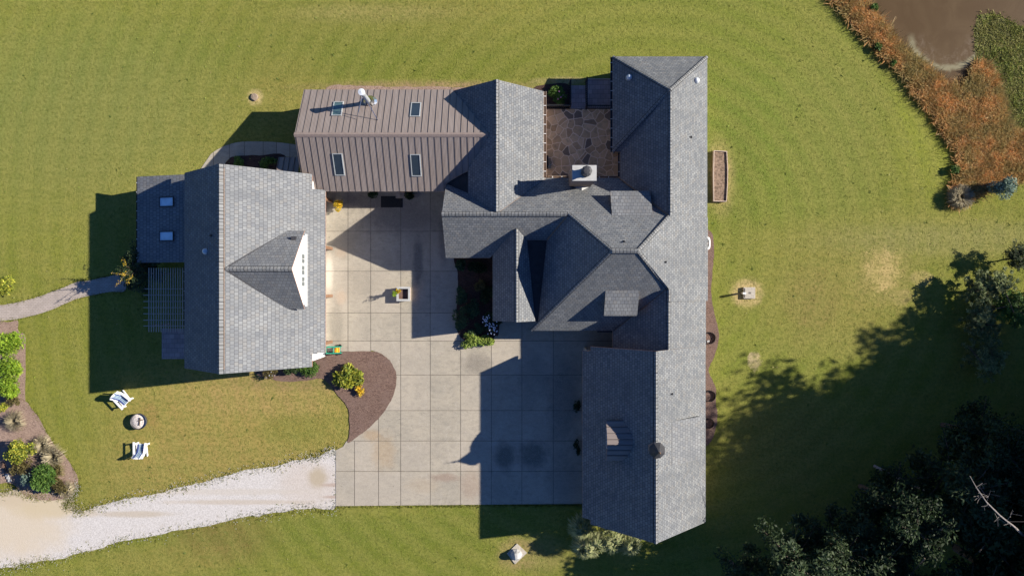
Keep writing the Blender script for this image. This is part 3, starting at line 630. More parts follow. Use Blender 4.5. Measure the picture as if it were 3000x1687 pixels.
def cap(mb, a, b, wd=6.0, lift=1.3, drop=None, skip=0.0):
    """row of overlapping cap tabs over a ridge or hip, a->b in gp"""
    A = Vector(w(*a)); B = Vector(w(*b)); L = (B - A).length; d = (B - A).normalized(); n = max(1, int(L / .2)); st = L / n
    side = Vector((-d.y, d.x, 0)).normalized(); W_ = wd / K; dr = (drop if drop is not None else wd * .9) / K; lf = lift / K
    for i in range(n):
        p = A + d * (st * i); q = A + d * (st * (i + .87)); j = random.uniform(-.004, .004)
        z0 = lf + .012 + j; z1 = lf + j
        u0 = random.uniform(0, 50); uvs = [(u0, .3), (u0 + .16, .3), (u0 + .16, .5), (u0, .5)]
        for s in (1, -1):
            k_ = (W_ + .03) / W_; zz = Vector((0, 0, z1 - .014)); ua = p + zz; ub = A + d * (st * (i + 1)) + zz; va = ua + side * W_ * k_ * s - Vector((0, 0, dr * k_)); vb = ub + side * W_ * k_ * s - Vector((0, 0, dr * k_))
            mb.face([ua, ub, vb, va] if s < 0 else [ua, va, vb, ub], 1)  # black face showing past the tab, painted as the cap's shadow gap
            a0 = p + Vector((0, 0, z1)); b0 = q + Vector((0, 0, z0)); a1 = a0 + side * W_ * s - Vector((0, 0, dr)); b1 = b0 + side * W_ * s - Vector((0, 0, dr))
            f = [a0, b0, b1, a1] if s < 0 else [a0, a1, b1, b0]; mb.face(f, 0, uvs)
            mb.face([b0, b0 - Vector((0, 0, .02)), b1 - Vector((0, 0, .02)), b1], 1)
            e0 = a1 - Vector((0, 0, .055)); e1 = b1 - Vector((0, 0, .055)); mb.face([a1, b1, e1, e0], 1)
CAPM = [M['cap'], M['membrane_gap_shade']]
def body(name, axis, a0, a1, prof, mat, parent):
    mb = MB(); f = (lambda a, c, h: w(a, c, h)) if axis == 'x' else (lambda a, c, h: w(c, a, h))
    A = [f(a0, c, h) for c, h in prof]; B = [f(a1, c, h) for c, h in prof]; mb.face(A); mb.face(B[::-1])
    for i in range(len(prof)): j = (i + 1) % len(prof); mb.face([A[i], A[j], B[j], B[i]])
    return mb.build(name, mat, parent, weld=True)
def bx(mb, X0, X1, Y0, Y1, h0, h1, mi=0): mb.box(X0 / K, X1 / K, -Y1 / K, -Y0 / K, h0 / K, h1 / K, mi)
def gutter(parent, a, b, out, dark=False, width=5.5):
    """half-round gutter a->b (gp), out = outward plan direction (x, y south)"""
    A = Vector(w(*a)); B = Vector(w(*b)); o_ = Vector((out[0], -out[1], 0)).normalized(); W_ = width / K; mb = MB(); d = (B - A).normalized()
    prof = [(0.01, 0), (.15 * W_, -.055), (.5 * W_, -.085), (.85 * W_, -.055), (W_, 0.0), (W_ * 1.18, .004), (W_ * 1.18, -.02), (.9 * W_, -.075), (.5 * W_, -.1), (.1 * W_, -.07)]
    for i in range(len(prof)):
        j = (i + 1) % len(prof); mi = 1 if i in (4, 5) else 0
        mb.face([A + o_ * prof[i][0] + Vector((0, 0, prof[i][1])), B + o_ * prof[i][0] + Vector((0, 0, prof[i][1])), B + o_ * prof[j][0] + Vector((0, 0, prof[j][1])), A + o_ * prof[j][0] + Vector((0, 0, prof[j][1]))], mi)
    L = (B - A).length; n = int(L / .58)
    for k in range(n):
        p = A + d * (.3 + k * .58); mb.bar(p + Vector((0, 0, .012)), p + o_ * W_ * 1.1 + Vector((0, 0, .012)), .016, 2, r2=.008)
    return mb.build('gutter', [M['dark'] if dark else M['copper'], M['dark'] if dark else M['rim'], M['white']], parent)
def skylight(parent, X, Y, wx, wy, hf, glass, frame=M['aluminium'], rise=3.5):
    """box skylight following the roof plane hf(X,Y)"""
    mb = MB(); f = 2.2
    def ring(i, hh): return [w(X + sx * (wx / 2 - i), Y + sy * (wy / 2 - i), hf(X + sx * (wx / 2 - i), Y + sy * (wy / 2 - i)) + hh) for sx, sy in ((-1, -1), (1, -1), (1, 1), (-1, 1))]
    o0 = ring(-.8, -3); o1 = ring(0, rise); i1 = ring(f, rise); i0 = ring(f, rise - 2.0)
    for a, b in ((o0, o1), (o1, i1), (i1, i0)):
        for k in range(4): j = (k + 1) % 4; mb.face([a[k], a[j], b[j], b[k]])
    fr = mb.build('skylight', frame, parent, weld=True)
    m2 = MB(); m2.face(ring(f - .2, rise - 1.6)[::-1]); m2.build('pane', glass, fr); return fr
def pipe_vent(parent, X, Y, h, r=1.6, H=9, name='vent_pipe', cone=True):
    mb = MB(); c = w(X, Y, h)
    mb.lathe(c, [(r * 2.6 / K, -4 / K), (r * 2.0 / K, 1 / K), (r / K, 3 / K), (r / K, H / K), (r * .6 / K, H / K), (r * .6 / K, (H - 3) / K), (0, (H - 3) / K)], 10)
    return mb.build(name, M['dark'], parent, weld=True)
def sun_tube(parent, X, Y, h, tilt):
    mb = MB(); c = w(X, Y, h); r = 8.0 / K
    mb.lathe((c[0], c[1], c[2]), [(r * 1.15, -.12), (r * 1.1, .05), (r * .98, .06)], 20, 0)
    mb.lathe((c[0], c[1], c[2]), [(r, .055), (r * .93, .13), (r * .7, .2), (r * .4, .24), (0, .255)], 20, 1)
    return mb.build('sun_tube', [M['aluminium'], M['dome']], parent, smooth=True, weld=True)
def window(parent, p0, p1, z0, z1, nrm, cols=2, rows=3, name='window', fm=None, gm=None):
    """upright window between plan points p0,p1 (gp), heights z0..z1 (gp), nrm = outward plan dir"""
    A = Vector(w(*p0)); B = Vector(w(*p1)); n_ = Vector((nrm[0], -nrm[1], 0)).normalized(); d = (B - A).normalized(); L = (B - A).length; Z0, Z1 = z0 / K, z1 / K; fw = .03
    def q(mb, s0, s1, a, b, off, dep, mi):
        P = []
        for s, z in ((s0, a), (s1, a), (s1, b), (s0, b)): P.append(A + d * s + n_ * off + Vector((0, 0, z)))
        Q = [p - n_ * dep for p in P]; mb.face(P, mi); mb.face(Q[::-1], mi)
        for i in range(4): j = (i + 1) % 4; mb.face([P[i], Q[i], Q[j], P[j]], mi)
    mb = MB(); q(mb, -fw, 0, Z0 - fw, Z1 + fw, .03, .06, 0); q(mb, L, L + fw, Z0 - fw, Z1 + fw, .03, .06, 0); q(mb, 0, L, Z0 - fw, Z0, .03, .06, 0); q(mb, 0, L, Z1, Z1 + fw, .03, .06, 0)
    for i in range(1, cols): q(mb, L * i / cols - .009, L * i / cols + .009, Z0, Z1, .014, .004, 0)
    for i in range(1, rows): zz = Z0 + (Z1 - Z0) * i / rows; q(mb, 0, L, zz - .009, zz + .009, .0135, .004, 0)
    o = mb.build(name, fm or M['white'], parent); m2 = MB(); q(m2, 0, L, Z0, Z1, .010, .03, 0); m2.build('pane', gm or M['winglass'], o); return o
def garage_door(parent, p0, p1, zt, nrm, mat):
    A = Vector(w(*p0)); B = Vector(w(*p1)); n_ = Vector((nrm[0], -nrm[1], 0)).normalized(); d = (B - A).normalized(); L = (B - A).length; mb = MB(); H = zt / K
    for r in range(4):
        for c in range(4):
            s0, s1, a, b = L * c / 4 + .02, L * (c + 1) / 4 - .02, H * r / 4 + .02, H * (r + 1) / 4 - .02
            P = [A + d * s + n_ * .03 + Vector((0, 0, z)) for s, z in ((s0, a), (s1, a), (s1, b), (s0, b))]; Q = [A + d * s + n_ * .01 + Vector((0, 0, z)) for s, z in ((s0 - .02, a - .02), (s1 + .02, a - .02), (s1 + .02, b + .02), (s0 - .02, b + .02))]
            mb.face(P)
            for i in range(4): j = (i + 1) % 4; mb.face([Q[i], Q[j], P[j], P[i]])
    o = mb.build('garage_door', mat, parent); m2 = MB(); c0 = A + d * (L / 2) + n_ * .05 + Vector((0, 0, .9)); m2.bar(c0 - d * .08, c0 + d * .08, .012); m2.build('handle', M['black'], o); return o

# ------------------------------------------------------------------ MAIN HOUSE
H = thing('main_house', 'large rambling house with many grey shingle gables, a brown metal roofed wing and a chimney', 'house')
def hN(X, Y): return 326 - 1.07 * (-91.7 - Y)
def hS(X, Y): return 326 - 1.07 * (Y + 91.7)
roof('north_slope', [[(-185, -194.5, 216), (-41, -194.5, 216), (-120, -258, 148), (-182, -287.6, hN(0, -287.6))],
     [(-41, -194.5, 216), (149, -194.5, 216), (248, -91.7, 326), (312, -91.7, 326), (412, -186, hN(0, -186)), (300, -307.4, 95.2), (95, -307.4, 95.2)]], SH, H, label='lit north-facing shingle slope below the central ridge')
roof('south_slope', [[(248, -91.7, 326), (312, -91.7, 326), (408, 1.4, hS(0, 1.4)), (285, 119.2, 100.4), (53, 119.2, 100.4)]], SH, H, label='south-facing shingle slope with one dormer')
roof('west_slope', [[(248, -91.7, 326), (149, -194.5, 214), (95, -130, 151), (71.6, 93, 124), (53, 119.2, 100.4)]], SH, H, label='big shaded west-facing slope of the central hip')
CE = lambda X, Y: 326 - .96 * (X - 312)
roof('east_slope', [[(x, y, CE(x, y)) for x, y in ((312, -91.7), (412, -187), (412, -197), (546, -197), (546, 35.6), (408, 35.6), (408, 1.4))]], SH, H, 5.5, label='sunlit east-facing slope below the central ridge')
roof('west_wing_slope', [[(-185, -194.5, 216), (149, -194.5, 216), (95, -130, 151), (41, -130, 151), (12, -160, 183), (-53.6, -91.5, 115), (-61, -83.5, 107), (-184, -83.5, 107)]], SH, H, label='south slope of the low west wing')
roof('small_gable_roof', [[(12, -162, 183), (12, 91.3, 183), (-53.6, 91.3, 115), (-53.6, -92, 115)], [(12, -162, 183), (41, -130, 151), (64, 91.3, 128), (12, 91.3, 183)]], SH, H, label='narrow gable roof pointing south beside the courtyard bed')
roof('valley_saddle', [[(41, -129, 149), (95, -129, 149), (71.6, 93, 122), (64, 93, 124)]], [M['membrane_gap_shade'], M['membrane_gap_shade']], H, 3)
roof('north_gable_roof', [[(-41, -547, 217), (88, -547, 105), (88, -307, 105), (95, -306, 98.5), (-41, -194.5, 217)], [(-41, -547, 217), (-41, -194.5, 217), (-120, -258, 148), (-120, -330, 148), (-165, -330, 109), (-165, -547, 109)]], SH, H, label='tall gable roof west of the flagstone patio')
roof('valley_cricket', [[(-182, -289, 116), (-119, -320, 141), (-119, -256, 146)]], [M['membrane_gap_shade'], M['membrane_gap_shade']], H, 2)
NE = lambda X: 230 - .958 * (X - 413)
roof('hip_roof', [[(280, -643.6, 105), (543.5, -643.6, 105), (413, -516.6, 230)], [(280, -643.6, 105), (413, -516.6, 230), (280, -378.6, 105)], [(280, -378.6, 105), (413, -516.6, 230), (301, -378.6, 107)],
     [(413, -516.6, 230), (412, -186, 226), (300, -307.4, 103), (301, -378.6, 107)], [(413, -516.6, 230), (543.5, -643.6, 105), (543.5, -197, 105), (413, -197, 230)]], SH, H, label='hipped roof of the northeast wing')
roof('link_roof', [[(407, 2, 230), (285, 119.2, 108), (280, 119.2, 104), (280, 172, 104), (407, 172, 230)], [(407, 2, 230), (407, 172, 230), (540, 172, 104), (540, 0, 104)]], SH, H, label='roof linking the centre to the south garage wing')
IW = lambda X: 276 - 1.006 * (366 - X)
IE = lambda X: 276 - .988 * (X - 366)
roof('garage_wing_roof', [[(366, 161, 276), (366, 650, 276), (216, 650, IW(216)), (216, 638, IW(216)), (196, 638, IW(196)), (196, 174, IW(196)), (216, 174, IW(216)), (216, 161, IW(216))],
     [(366, 161, 276), (539, 161, IE(539)), (539, 651, IE(539)), (366, 650, 276)]], SH, H, label='long steep gable roof of the south garage wing')
# metal roof
mN = lambda Y: 200 + .613 * (Y + 406)
mS = lambda Y: 200 - .635 * (Y + 406)
mr = roof('metal_roof', [[(-577, -549.5, mN(-549.5)), (-165, -549.5, mN(-549.5)), (-50, -406, 200), (-577, -406, 200)], [(-577, -406, 200), (-50, -406, 200), (-120, -318, mS(-318)), (-183, -291, mS(-291)), (-183, -267.4, mS(-267.4)), (-577, -267.4, mS(-267.4))]], [M['metal'], M['fascia']], H, 3)
mb = MB(); X = -577 + 4
while X < -60:
    yn = -549.5 if X < -165 else max(-549.5, -549.5 + (X + 165) / 115 * 143.5)
    a, b = w(X, yn, mN(yn) + .7), w(X, -408, mN(-408) + .7); mb.bar(a, b, .012, 0, r2=.014)
    ys = -267.4 if X < -183 else -291 - (X + 183) / 63 * 27 if X < -120 else -318 - (X + 120) / 70 * 88
    if ys > -400: mb.bar(w(X, -404, mS(-404) + .7), w(X, ys, mS(ys) + .7), .012, 0, r2=.014)
    X += 17.5
mb.build('standing_seam', M['seam'], mr)
mb = MB(); A = [w(-578, -412, 197.8), w(-578, -406, 202.5), w(-578, -400, 197.8)]; B = [w(-62, -412, 197.8), w(-62, -406, 202.5), w(-62, -400, 197.8)]
for i in (0, 1): mb.face([A[i], B[i], B[i + 1], A[i + 1]])
mb.face(A); mb.face(B[::-1]); mb.face([A[0], A[2], B[2], B[0]])
mb.build('metal_ridge', M['seam_cap'], mr)
hfN = lambda X, Y: mN(Y); hfS = lambda X, Y: mS(Y)
skylight(H, -474, -487, 27, 45, hfN, M['glass_teal']); skylight(H, -262, -484, 27, 45, hfN, M['glass'])
skylight(H, -470.5, -334, 27, 54, hfS, M['glass']); skylight(H, -261, -332, 27, 54, hfS, M['glass'])
# flue on metal roof
fx, fy = -390, -507; h0 = mN(fy); r = 6.4 / K; c = w(fx, fy, h0)
mb = MB(); mb.lathe(c, [(r, 0), (r, 100 / K), (r * 1.0, 102 / K)], 18, 0); mb.lathe((c[0], c[1], c[2]), [(r * 1.35, 100 / K), (r * 1.4, 106 / K), (0, 108 / K)], 18, 1); mb.lathe(c, [(r * 1.05, 92 / K), (r * 1.25, 93 / K), (r * 1.25, 97 / K), (r, 98 / K)], 18, 0)
fl = mb.build('flue_pipe', [M['aluminium'], M['dome']], H, weld=True)
mb = MB(); mb.lathe((c[0] + .05, c[1], c[2]), [(r * 3.3, -.3), (r * 3.0, .02), (r * 2.0, .16), (r * 1.1, .42)], 14, 0); mb.build('flashing_cone', M['steel'], fl, weld=True)
for (sx, sy) in ((1108.5, 354.7), (1047, 352.5)):
    X_, Y_ = (sx - 1500) * .922, (sy - 843.5) * .922; m2 = MB(); m2.bar(w(fx, fy, h0 + 88), w(X_, Y_, mN(Y_)), .016); m2.build('brace', M['steel'], fl)
# ridge caps
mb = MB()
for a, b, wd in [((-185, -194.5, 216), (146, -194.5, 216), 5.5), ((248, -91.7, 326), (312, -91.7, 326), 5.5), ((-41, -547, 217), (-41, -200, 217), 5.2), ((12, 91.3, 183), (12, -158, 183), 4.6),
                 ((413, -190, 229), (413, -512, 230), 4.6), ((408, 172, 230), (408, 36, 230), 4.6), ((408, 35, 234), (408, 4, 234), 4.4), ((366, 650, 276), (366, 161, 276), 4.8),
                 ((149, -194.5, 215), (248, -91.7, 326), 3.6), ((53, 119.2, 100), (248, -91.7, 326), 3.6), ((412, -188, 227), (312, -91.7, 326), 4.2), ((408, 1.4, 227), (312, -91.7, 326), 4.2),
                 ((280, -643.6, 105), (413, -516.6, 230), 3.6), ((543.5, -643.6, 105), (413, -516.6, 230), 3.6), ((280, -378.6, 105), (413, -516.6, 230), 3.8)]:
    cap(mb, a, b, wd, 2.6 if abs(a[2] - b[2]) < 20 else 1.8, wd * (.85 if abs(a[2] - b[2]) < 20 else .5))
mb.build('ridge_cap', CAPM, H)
# valley flashing
for a, b in [((-41, -196, 215), (93, -306, 98)), ((95, -130, 152), (147, -192, 213)), ((408, 3, 226), (288, 117, 108)), ((411, -188, 226), (302, -304, 104))]:
    mb = MB(); mb.bar(w(a[0], a[1], a[2] + .3), w(b[0], b[1], b[2] + .3), .045, 0, r2=.02); mb.build('valley_flashing', M['copper'], H)
# dormers on the central roof
def shed_dormer(p, X0, X1, Yf, Yb, hf, hb, ins, label):
    mb = MB(); s = 1 if Yf > Yb else -1; t = Yf - s * 6
    for X_ in (X0 + 3, X1 - 3):
        pass
    P0 = [(X0 + 4, t), (X1 - 4, t), (X1 - 4, Yb), (X0 + 4, Yb)]
    top = [w(x, y, (hf if y == t else hb) - 5) for x, y in P0]; bot = [w(x, y, (hN(0, y) if s < 0 else hS(0, y)) - 14) for x, y in P0]
    for i in range(4): j = (i + 1) % 4; mb.face([bot[i], bot[j], top[j], top[i]])
    mb.face(top)
    d = mb.build('dormer', M['siding'], p, weld=True, label=label)
    roof('dormer_roof', [[(X0, Yf, hf), (X1, Yf, hf), (X1, Yb, hb), (X0, Yb, hb)]], SHB, d, 4)
    wb = hN(0, t) if s < 0 else hS(0, t)
    window(d, (X0 + 20, t), (X1 - 20, t), wb + 6, hf - 9, (0, s), 4, 1)
shed_dormer(H, 262, 369, -258.6, -190.5, 186, 221, 0, 'wide shed dormer on the north slope')
shed_dormer(H, 245.5, 334, 74.3, 7.5, 187, 221, 0, 'wide shed dormer on the south slope')
# chimney
mb = MB(); bx(mb, 158, 215.5, -313.5, -278, 20, 249, 0); ch = mb.build('chimney', M['chim'], H)
mb = MB(); bx(mb, 155.5, 218, -316, -275.8, 249, 253.5); mb.build('chimney_cap', M['slab'], ch)
mb = MB(); cc = w(190, -297, 253.5); mb.lathe(cc, [(13 / K, 0), (13 / K, 5 / K), (11 / K, 8 / K), (11 / K, 19 / K), (14 / K, 21 / K), (14 / K, 27 / K), (8 / K, 30 / K), (0, 30.5 / K)], 8); mb.build('flue_pot', M['dark'], ch, weld=True)
mb = MB(); hq = lambda y: hN(0, y)
for (xa, xb) in ((170, 191), (212, 191)): mb.face([w(xa, -277.6, hq(-277.6) + .5), w(191, -277.6, hq(-277.6) + 12), w(191, -266, hq(-266) + .8)])
mb.build('cricket', M['slab'], ch)
# garage wing: arched dormer, shed panel, cupola
mb = MB(); X0, X1, Y0, Y1 = 249, 322, 350, 456; nseg = 14; hs, hc = 203, 226
def arch(t): return hs + (hc - hs) * math.sin(math.pi * t)
for i in range(nseg):
    t0, t1 = i / nseg, (i + 1) / nseg; ya, yb = Y0 + (Y1 - Y0) * t0, Y0 + (Y1 - Y0) * t1; a, b = arch(t0), arch(t1)
    P = [w(X0, ya, a), w(X0, yb, b), w(X1, yb, b), w(X1, ya, a)]; mb.face(P, 0, [(p[1], p[0]) for p in P])
    mb.face([w(X0, ya, a - 4), w(X1, ya, a - 4), w(X1, yb, b - 4), w(X0, yb, b - 4)], 1); mb.face([w(X0, ya, a - 4), w(X0, yb, b - 4), w(X0, yb, b), w(X0, ya, a)], 1)
    if i % 2 == 0: mb.bar(w(X0, ya, a + .6), w(X1, ya, a + .6), .014, 2, r2=.03)
mb2 = MB(); Xw = 255
for i in range(nseg):
    t0, t1 = i / nseg, (i + 1) / nseg; ya, yb = Y0 + 8 + (Y1 - Y0 - 16) * t0, Y0 + 8 + (Y1 - Y0 - 16) * t1
    mb2.face([w(Xw, ya, IW(Xw) - 12), w(Xw, yb, IW(Xw) - 12), w(Xw, yb, arch((yb - Y0) / (Y1 - Y0)) - 4), w(Xw, ya, arch((ya - Y0) / (Y1 - Y0)) - 4)])
for yy in (Y0 + 8, Y1 - 8): mb2.face([w(Xw, yy, IW(Xw) - 12), w(Xw, yy, hs), w(310, yy, hs), w(310, yy, IW(310) - 12)])
ad = mb2.build('arched_dormer', M['chim'], H, weld=True); mb.build('dormer_roof', [M['metal'], M['fascia'], M['seam']], ad)
window(ad, (Xw, 378), (Xw, 428), IW(Xw) + 6, 203, (-1, 0), 3, 2)
roof('shed_panel', [[(418, 349, IE(418) + .5), (512, 349, 148), (512, 465, 148), (418, 465, IE(418) + .5)]], [M['shingle_big'], M['membrane_gap_shade']], H, 7, label='low shed dormer panel on the east side of the garage wing')
mb = MB(); cc = w(366, 409, 0); p8 = math.pi / 8
mb.lathe(cc, [(17 / K, 252 / K), (17 / K, 291 / K)], 8, 0, p8); cu = mb.build('cupola', M['chim'], H, weld=True)
mb = MB(); mb.lathe(cc, [(21 / K, 289 / K), (21.5 / K, 292 / K), (16 / K, 298 / K), (10 / K, 307 / K), (3 / K, 315 / K), (1.2 / K, 322 / K)], 8, 0, p8); mb.build('cupola_roof', M['dark'], cu, weld=True)
mb = MB(); mb.lathe(cc, [(1 / K, 320 / K), (3.2 / K, 324 / K), (1 / K, 328 / K), (.7 / K, 334 / K), (0.1 / K, 345 / K)], 8); mb.build('finial', M['copper'], cu, weld=True)
# vents
pipe_vent(H, 2028 - 1500 - 44, -407, 230 - .958 * 71); pipe_vent(H, 282, -116, hN(0, -116)); pipe_vent(H, 398, -67, CE(398, 0)); pipe_vent(H, 419, 277, IE(419))
sun_tube(H, 320, -574, 105 + .94 * 40, 0); sun_tube(H, 503, -565, NE(503), 0)
# gutters
gutter(H, (88, -547, 103), (88, -309, 103), (1, 0), width=6.5); gutter(H, (100, -308, 94), (298, -308, 94), (0, -1), False, 4); gutter(H, (280, -378.6, 103), (280, -643.6, 103), (-1, 0), True, 5); gutter(H, (300, -310, 103), (300, -376, 104), (-1, 0), True, 4)
# walls
body('wall', 'x', -172, 150, [(-275, 0), (-275, 122), (-194.5, 207), (-97, 112), (-97, 0)], M['siding'], H)
body('wall', 'y', -534, -200, [(-150, 0), (-150, 112), (-41, 207), (76, 106), (76, 0)], M['siding'], H)
body('wall', 'x', -564, -62, [(-536, 0), (-536, 112), (-406, 192), (-281, 112), (-281, 0)], M['siding'], H)
body('wall', 'y', -100, 79, [(-41, 0), (-41, 120), (12, 175), (58, 122), (58, 0)], M['stone'], H)
body('wall', 'y', 173, 638, [(209, 0), (209, 112), (366, 267), (526, 112), (526, 0)], M['siding'], H)
body('wall', 'y', -630, -196, [(312, 0), (312, 100), (531, 100), (531, 0)], M['siding'], H)
mb = MB(); bx(mb, 293, 313, -630, -390, 0, 98); bx(mb, 80, 531, -294, 106, 0, 94); bx(mb, 294, 527, 106, 172, 0, 98); mb.build('wall', M['siding'], H)
for Yc in (240, 345, 450, 555): garage_door(H, (209, Yc - 38), (209, Yc + 38), 96, (-1, 0), M['wood'])
for (a, b) in ((-500, -460), (-360, -320), (-180 - 60, -200)): window(H, (a, -281), (b, -281), 40, 90, (0, 1), 3, 2)
for (a, b) in ((-500, -440), (-400, -340), (-300, -240)): window(H, (a, -536), (b, -536), 40, 90, (0, -1), 3, 2)
for a in (-600, -520, -440, -340, -240): window(H, (531, a), (531, a + 40), 40, 90, (1, 0), 2, 3)
for a in (-480, -400, -320): window(H, (76, a), (76, a + 40), 20, 88, (1, 0), 2, 3)
for a in (200, 300, 420, 540): window(H, (526, a), (526, a + 40), 40, 90, (1, 0), 2, 3)
for a in (-160, -90): window(H, (-172, a - 100), (-172, a - 60), 40, 90, (-1, 0), 2, 3)
mb = MB(); bx(mb, -328, -290, -281, -279.5, 2, 94); dr = mb.build('front_door', M['timber'], H); m2 = MB(); c0 = w(-295, -278.5, 45); m2.box(c0[0] - .02, c0[0] + .02, c0[1] - .02, c0[1] + .03, c0[2] - .06, c0[2] + .06); m2.build('handle', M['black'], dr)
mb = MB(); bx(mb, -340, -278, -281, -262, 0, 5); mb.build('door_step', M['stone'], H)
mb = MB(); bx(mb, 247, 271, 106, 124, 0, 82); bx(mb, 240, 294, 106, 125, 82, 86); mb.build('side_door', M['dark'], H)

# ------------------------------------------------------------------ CARRIAGE HOUSE
G = thing('carriage_house', 'detached white garage building with large grey shingles and an east-facing white gable dormer', 'garage')
GE = lambda X: 304 - .89 * (X + 733)
GW = lambda X: 304 - .89 * (-733 - X)
roof('east_slope', [[(-733, -311, 304), (-547, -311, GE(-547)), (-547, -271, GE(-547)), (-517, -271, GE(-517)), (-517, 179.5, GE(-517)), (-547, 179.5, GE(-547)), (-547, 215.5, GE(-547)), (-733, 215.5, 304)]], SHB, G, label='sunlit east slope of the garage building')
roof('west_slope', [[(-733, -311, 304), (-733, 215.5, 304), (-881, 215.5, GW(-881)), (-881, -309, GW(-881))]], SHB, G, label='shaded west slope of the garage building')
LS = lambda X: 107 + .262 * (X + 1042)
roof('lean_to_roof', [[(-1042, -309, 107), (-872, -309, LS(-872)), (-872, -70, LS(-872)), (-1042, -70, 107)]], SHB, G, 4, label='low lean-to roof with two skylights')
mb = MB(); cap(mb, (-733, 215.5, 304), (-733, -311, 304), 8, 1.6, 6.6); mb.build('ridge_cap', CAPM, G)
mb = MB()
A, B = (-724.3, -300, 297.2), (-724.3, 205, 297.2); mb.bar(w(*A), w(*B), .018, 0, r2=.03); mb.build('ridge_vent', M['copper'], G)
# dormer
DF = -555; DE = 184
mb = MB(); P = [w(-560, -141, 132), w(-560, 45, 132), w(-560, 45, DE + 1), w(-560, -48, 288), w(-560, -141, DE + 1)]; mb.face(P); P2 = [(x - .15, y, z) for x, y, z in P]; mb.face(P2[::-1])
for yy in (-141, 45): mb.face([w(-560, yy, 132), w(-560, yy, DE + 4), w(-620, yy, DE + 4)])
gd = mb.build('gable_dormer', M['white'], G, label='white east-facing gable dormer')
dk = 112 / 104.5
roof('dormer_roof', [[(DF, -48, 296), (DF, -152.5, DE), (-733 + (304 - DE) / .89 - 4, -152.5, DE), (-724, -48, 296)], [(DF, -48, 296), (-724, -48, 296), (-733 + (304 - DE) / .89 - 4, 56.5, DE), (DF, 56.5, DE)]], SHB, gd, 4.5)
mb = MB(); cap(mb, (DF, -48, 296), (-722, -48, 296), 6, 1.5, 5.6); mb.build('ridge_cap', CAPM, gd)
for yy in (-152.5, 56.5): mb = MB(); mb.bar(w(-724, -48, 296.5), w(-602, yy, DE + 1), .04, 0, r2=.03); mb.build('valley_flashing', M['dark'], gd)
for a, b in ((-90, -66), (-59.5, -35.5), (-29, -5)): window(gd, (-559.6, b), (-559.6, a), 168, 196, (1, 0), 2, 3)
mb = MB(); bx(mb, -562, -557, -146, 50, 150, 154); mb.build('sill_trim', M['white'], gd)
skylight(G, -948, -236, 45, 27, lambda X, Y: LS(X), M['glass_sky'], M['dark'], 4); skylight(G, -948, -142, 45, 27, lambda X, Y: LS(X), M['glass_sky'], M['dark'], 4)
pipe_vent(G, -765, -133, GW(-765)); sun_tube(G, -788, -94, GW(-788), 0)
mb = MB(); c = w(-575, -131, 205); mb.box(c[0] - .14, c[0] + .14, c[1] - .1, c[1] + .1, c[2], c[2] + .22); mb.build('roof_vent', M['dark'], G)
gutter(G, (-1042, -70, 105), (-1042, -309, 105), (-1, 0), True, 3); gutter(G, (-881, 100, GW(-881) - 3), (-881, -60, GW(-881) - 3), (-1, 0), True, 3)
body('wall', 'y', -299, 200, [(-869, 0), (-869, 172), (-733, 294), (-547, 128), (-547, 0)], M['white'], G)
body('wall', 'y', -298, -82, [(-1030, 0), (-1030, 103), (-868, 143), (-868, 0)], M['white'], G)
for Yc in (-184, -46, 90): garage_door(G, (-546, Yc - 55), (-546, Yc + 55), 98, (1, 0), M['white'])
for Y_ in (-253, -115, 23, 157):
    mb = MB(); bx(mb, -533, -525, Y_ - 4, Y_ + 4, 0, GE(-525) - 6); mb.bar(w(-546, Y_, 80), w(-529, Y_, GE(-529) - 8), .05); mb.build('porch_post', M['timber'], G)
window(G, (-1030, -150), (-1030, -110), 40, 85, (-1, 0)); window(G, (-1030, -260), (-1030, -220), 40, 85, (-1, 0)); window(G, (-760, 200), (-700, 200), 40, 95, (0, 1), 3, 3)
roof('porch_roof', [[(-652, -365, 98), (-591, -365, 98), (-591, -299, 132), (-652, -299, 132)]], [M['metal'], M['fascia']], G, 3, label='small metal porch roof at the north end')
mb = MB()
for X_ in (-650, -635, -620, -605): mb.bar(w(X_, -365, 98.7), w(X_, -299, 132.7), .013, 0, r2=.03)
mb.build('standing_seam', M['seam'], G)
mb = MB()
for X_ in (-646, -596): bx(mb, X_ - 2, X_ + 2, -361, -357, 0, 96)
mb.build('porch_post', M['timber'], G)

# ------------------------------------------------------------------ PERGOLA
t = thing('pergola', 'weathered wooden pergola with crossed rafters beside the shaded garage wall', 'pergola')
ph = 2.5
def gx(sx): return g(sx, 0, ph)[0]
def gy(sy): return g(0, sy, ph)[1]
for sy in (846, 864.6, 883, 901, 919, 937.6, 954.6): mb = MB(); mb.box(gx(420), gx(539), gy(sy) - .02, gy(sy) + .02, ph - .16, ph); mb.build('rafter', M['pergwood'], t)
for sx in (437, 444, 451, 458.4, 465.5, 472.5, 480, 486.6, 493.6, 500.5, 507.7, 514.5, 521.6, 528.4, 535.6): mb = MB(); mb.box(gx(sx) - .018, gx(sx) + .018, gy(972), gy(785), ph + .003, ph + .05); mb.build('slat', M['pergwood'], t)
for sx, sy in ((440, 955), (440, 800), (530, 955)): mb = MB(); mb.box(gx(sx) - .06, gx(sx) + .06, gy(sy) - .06, gy(sy) + .06, 0, ph - .161); mb.build('post', M['wood'], t)

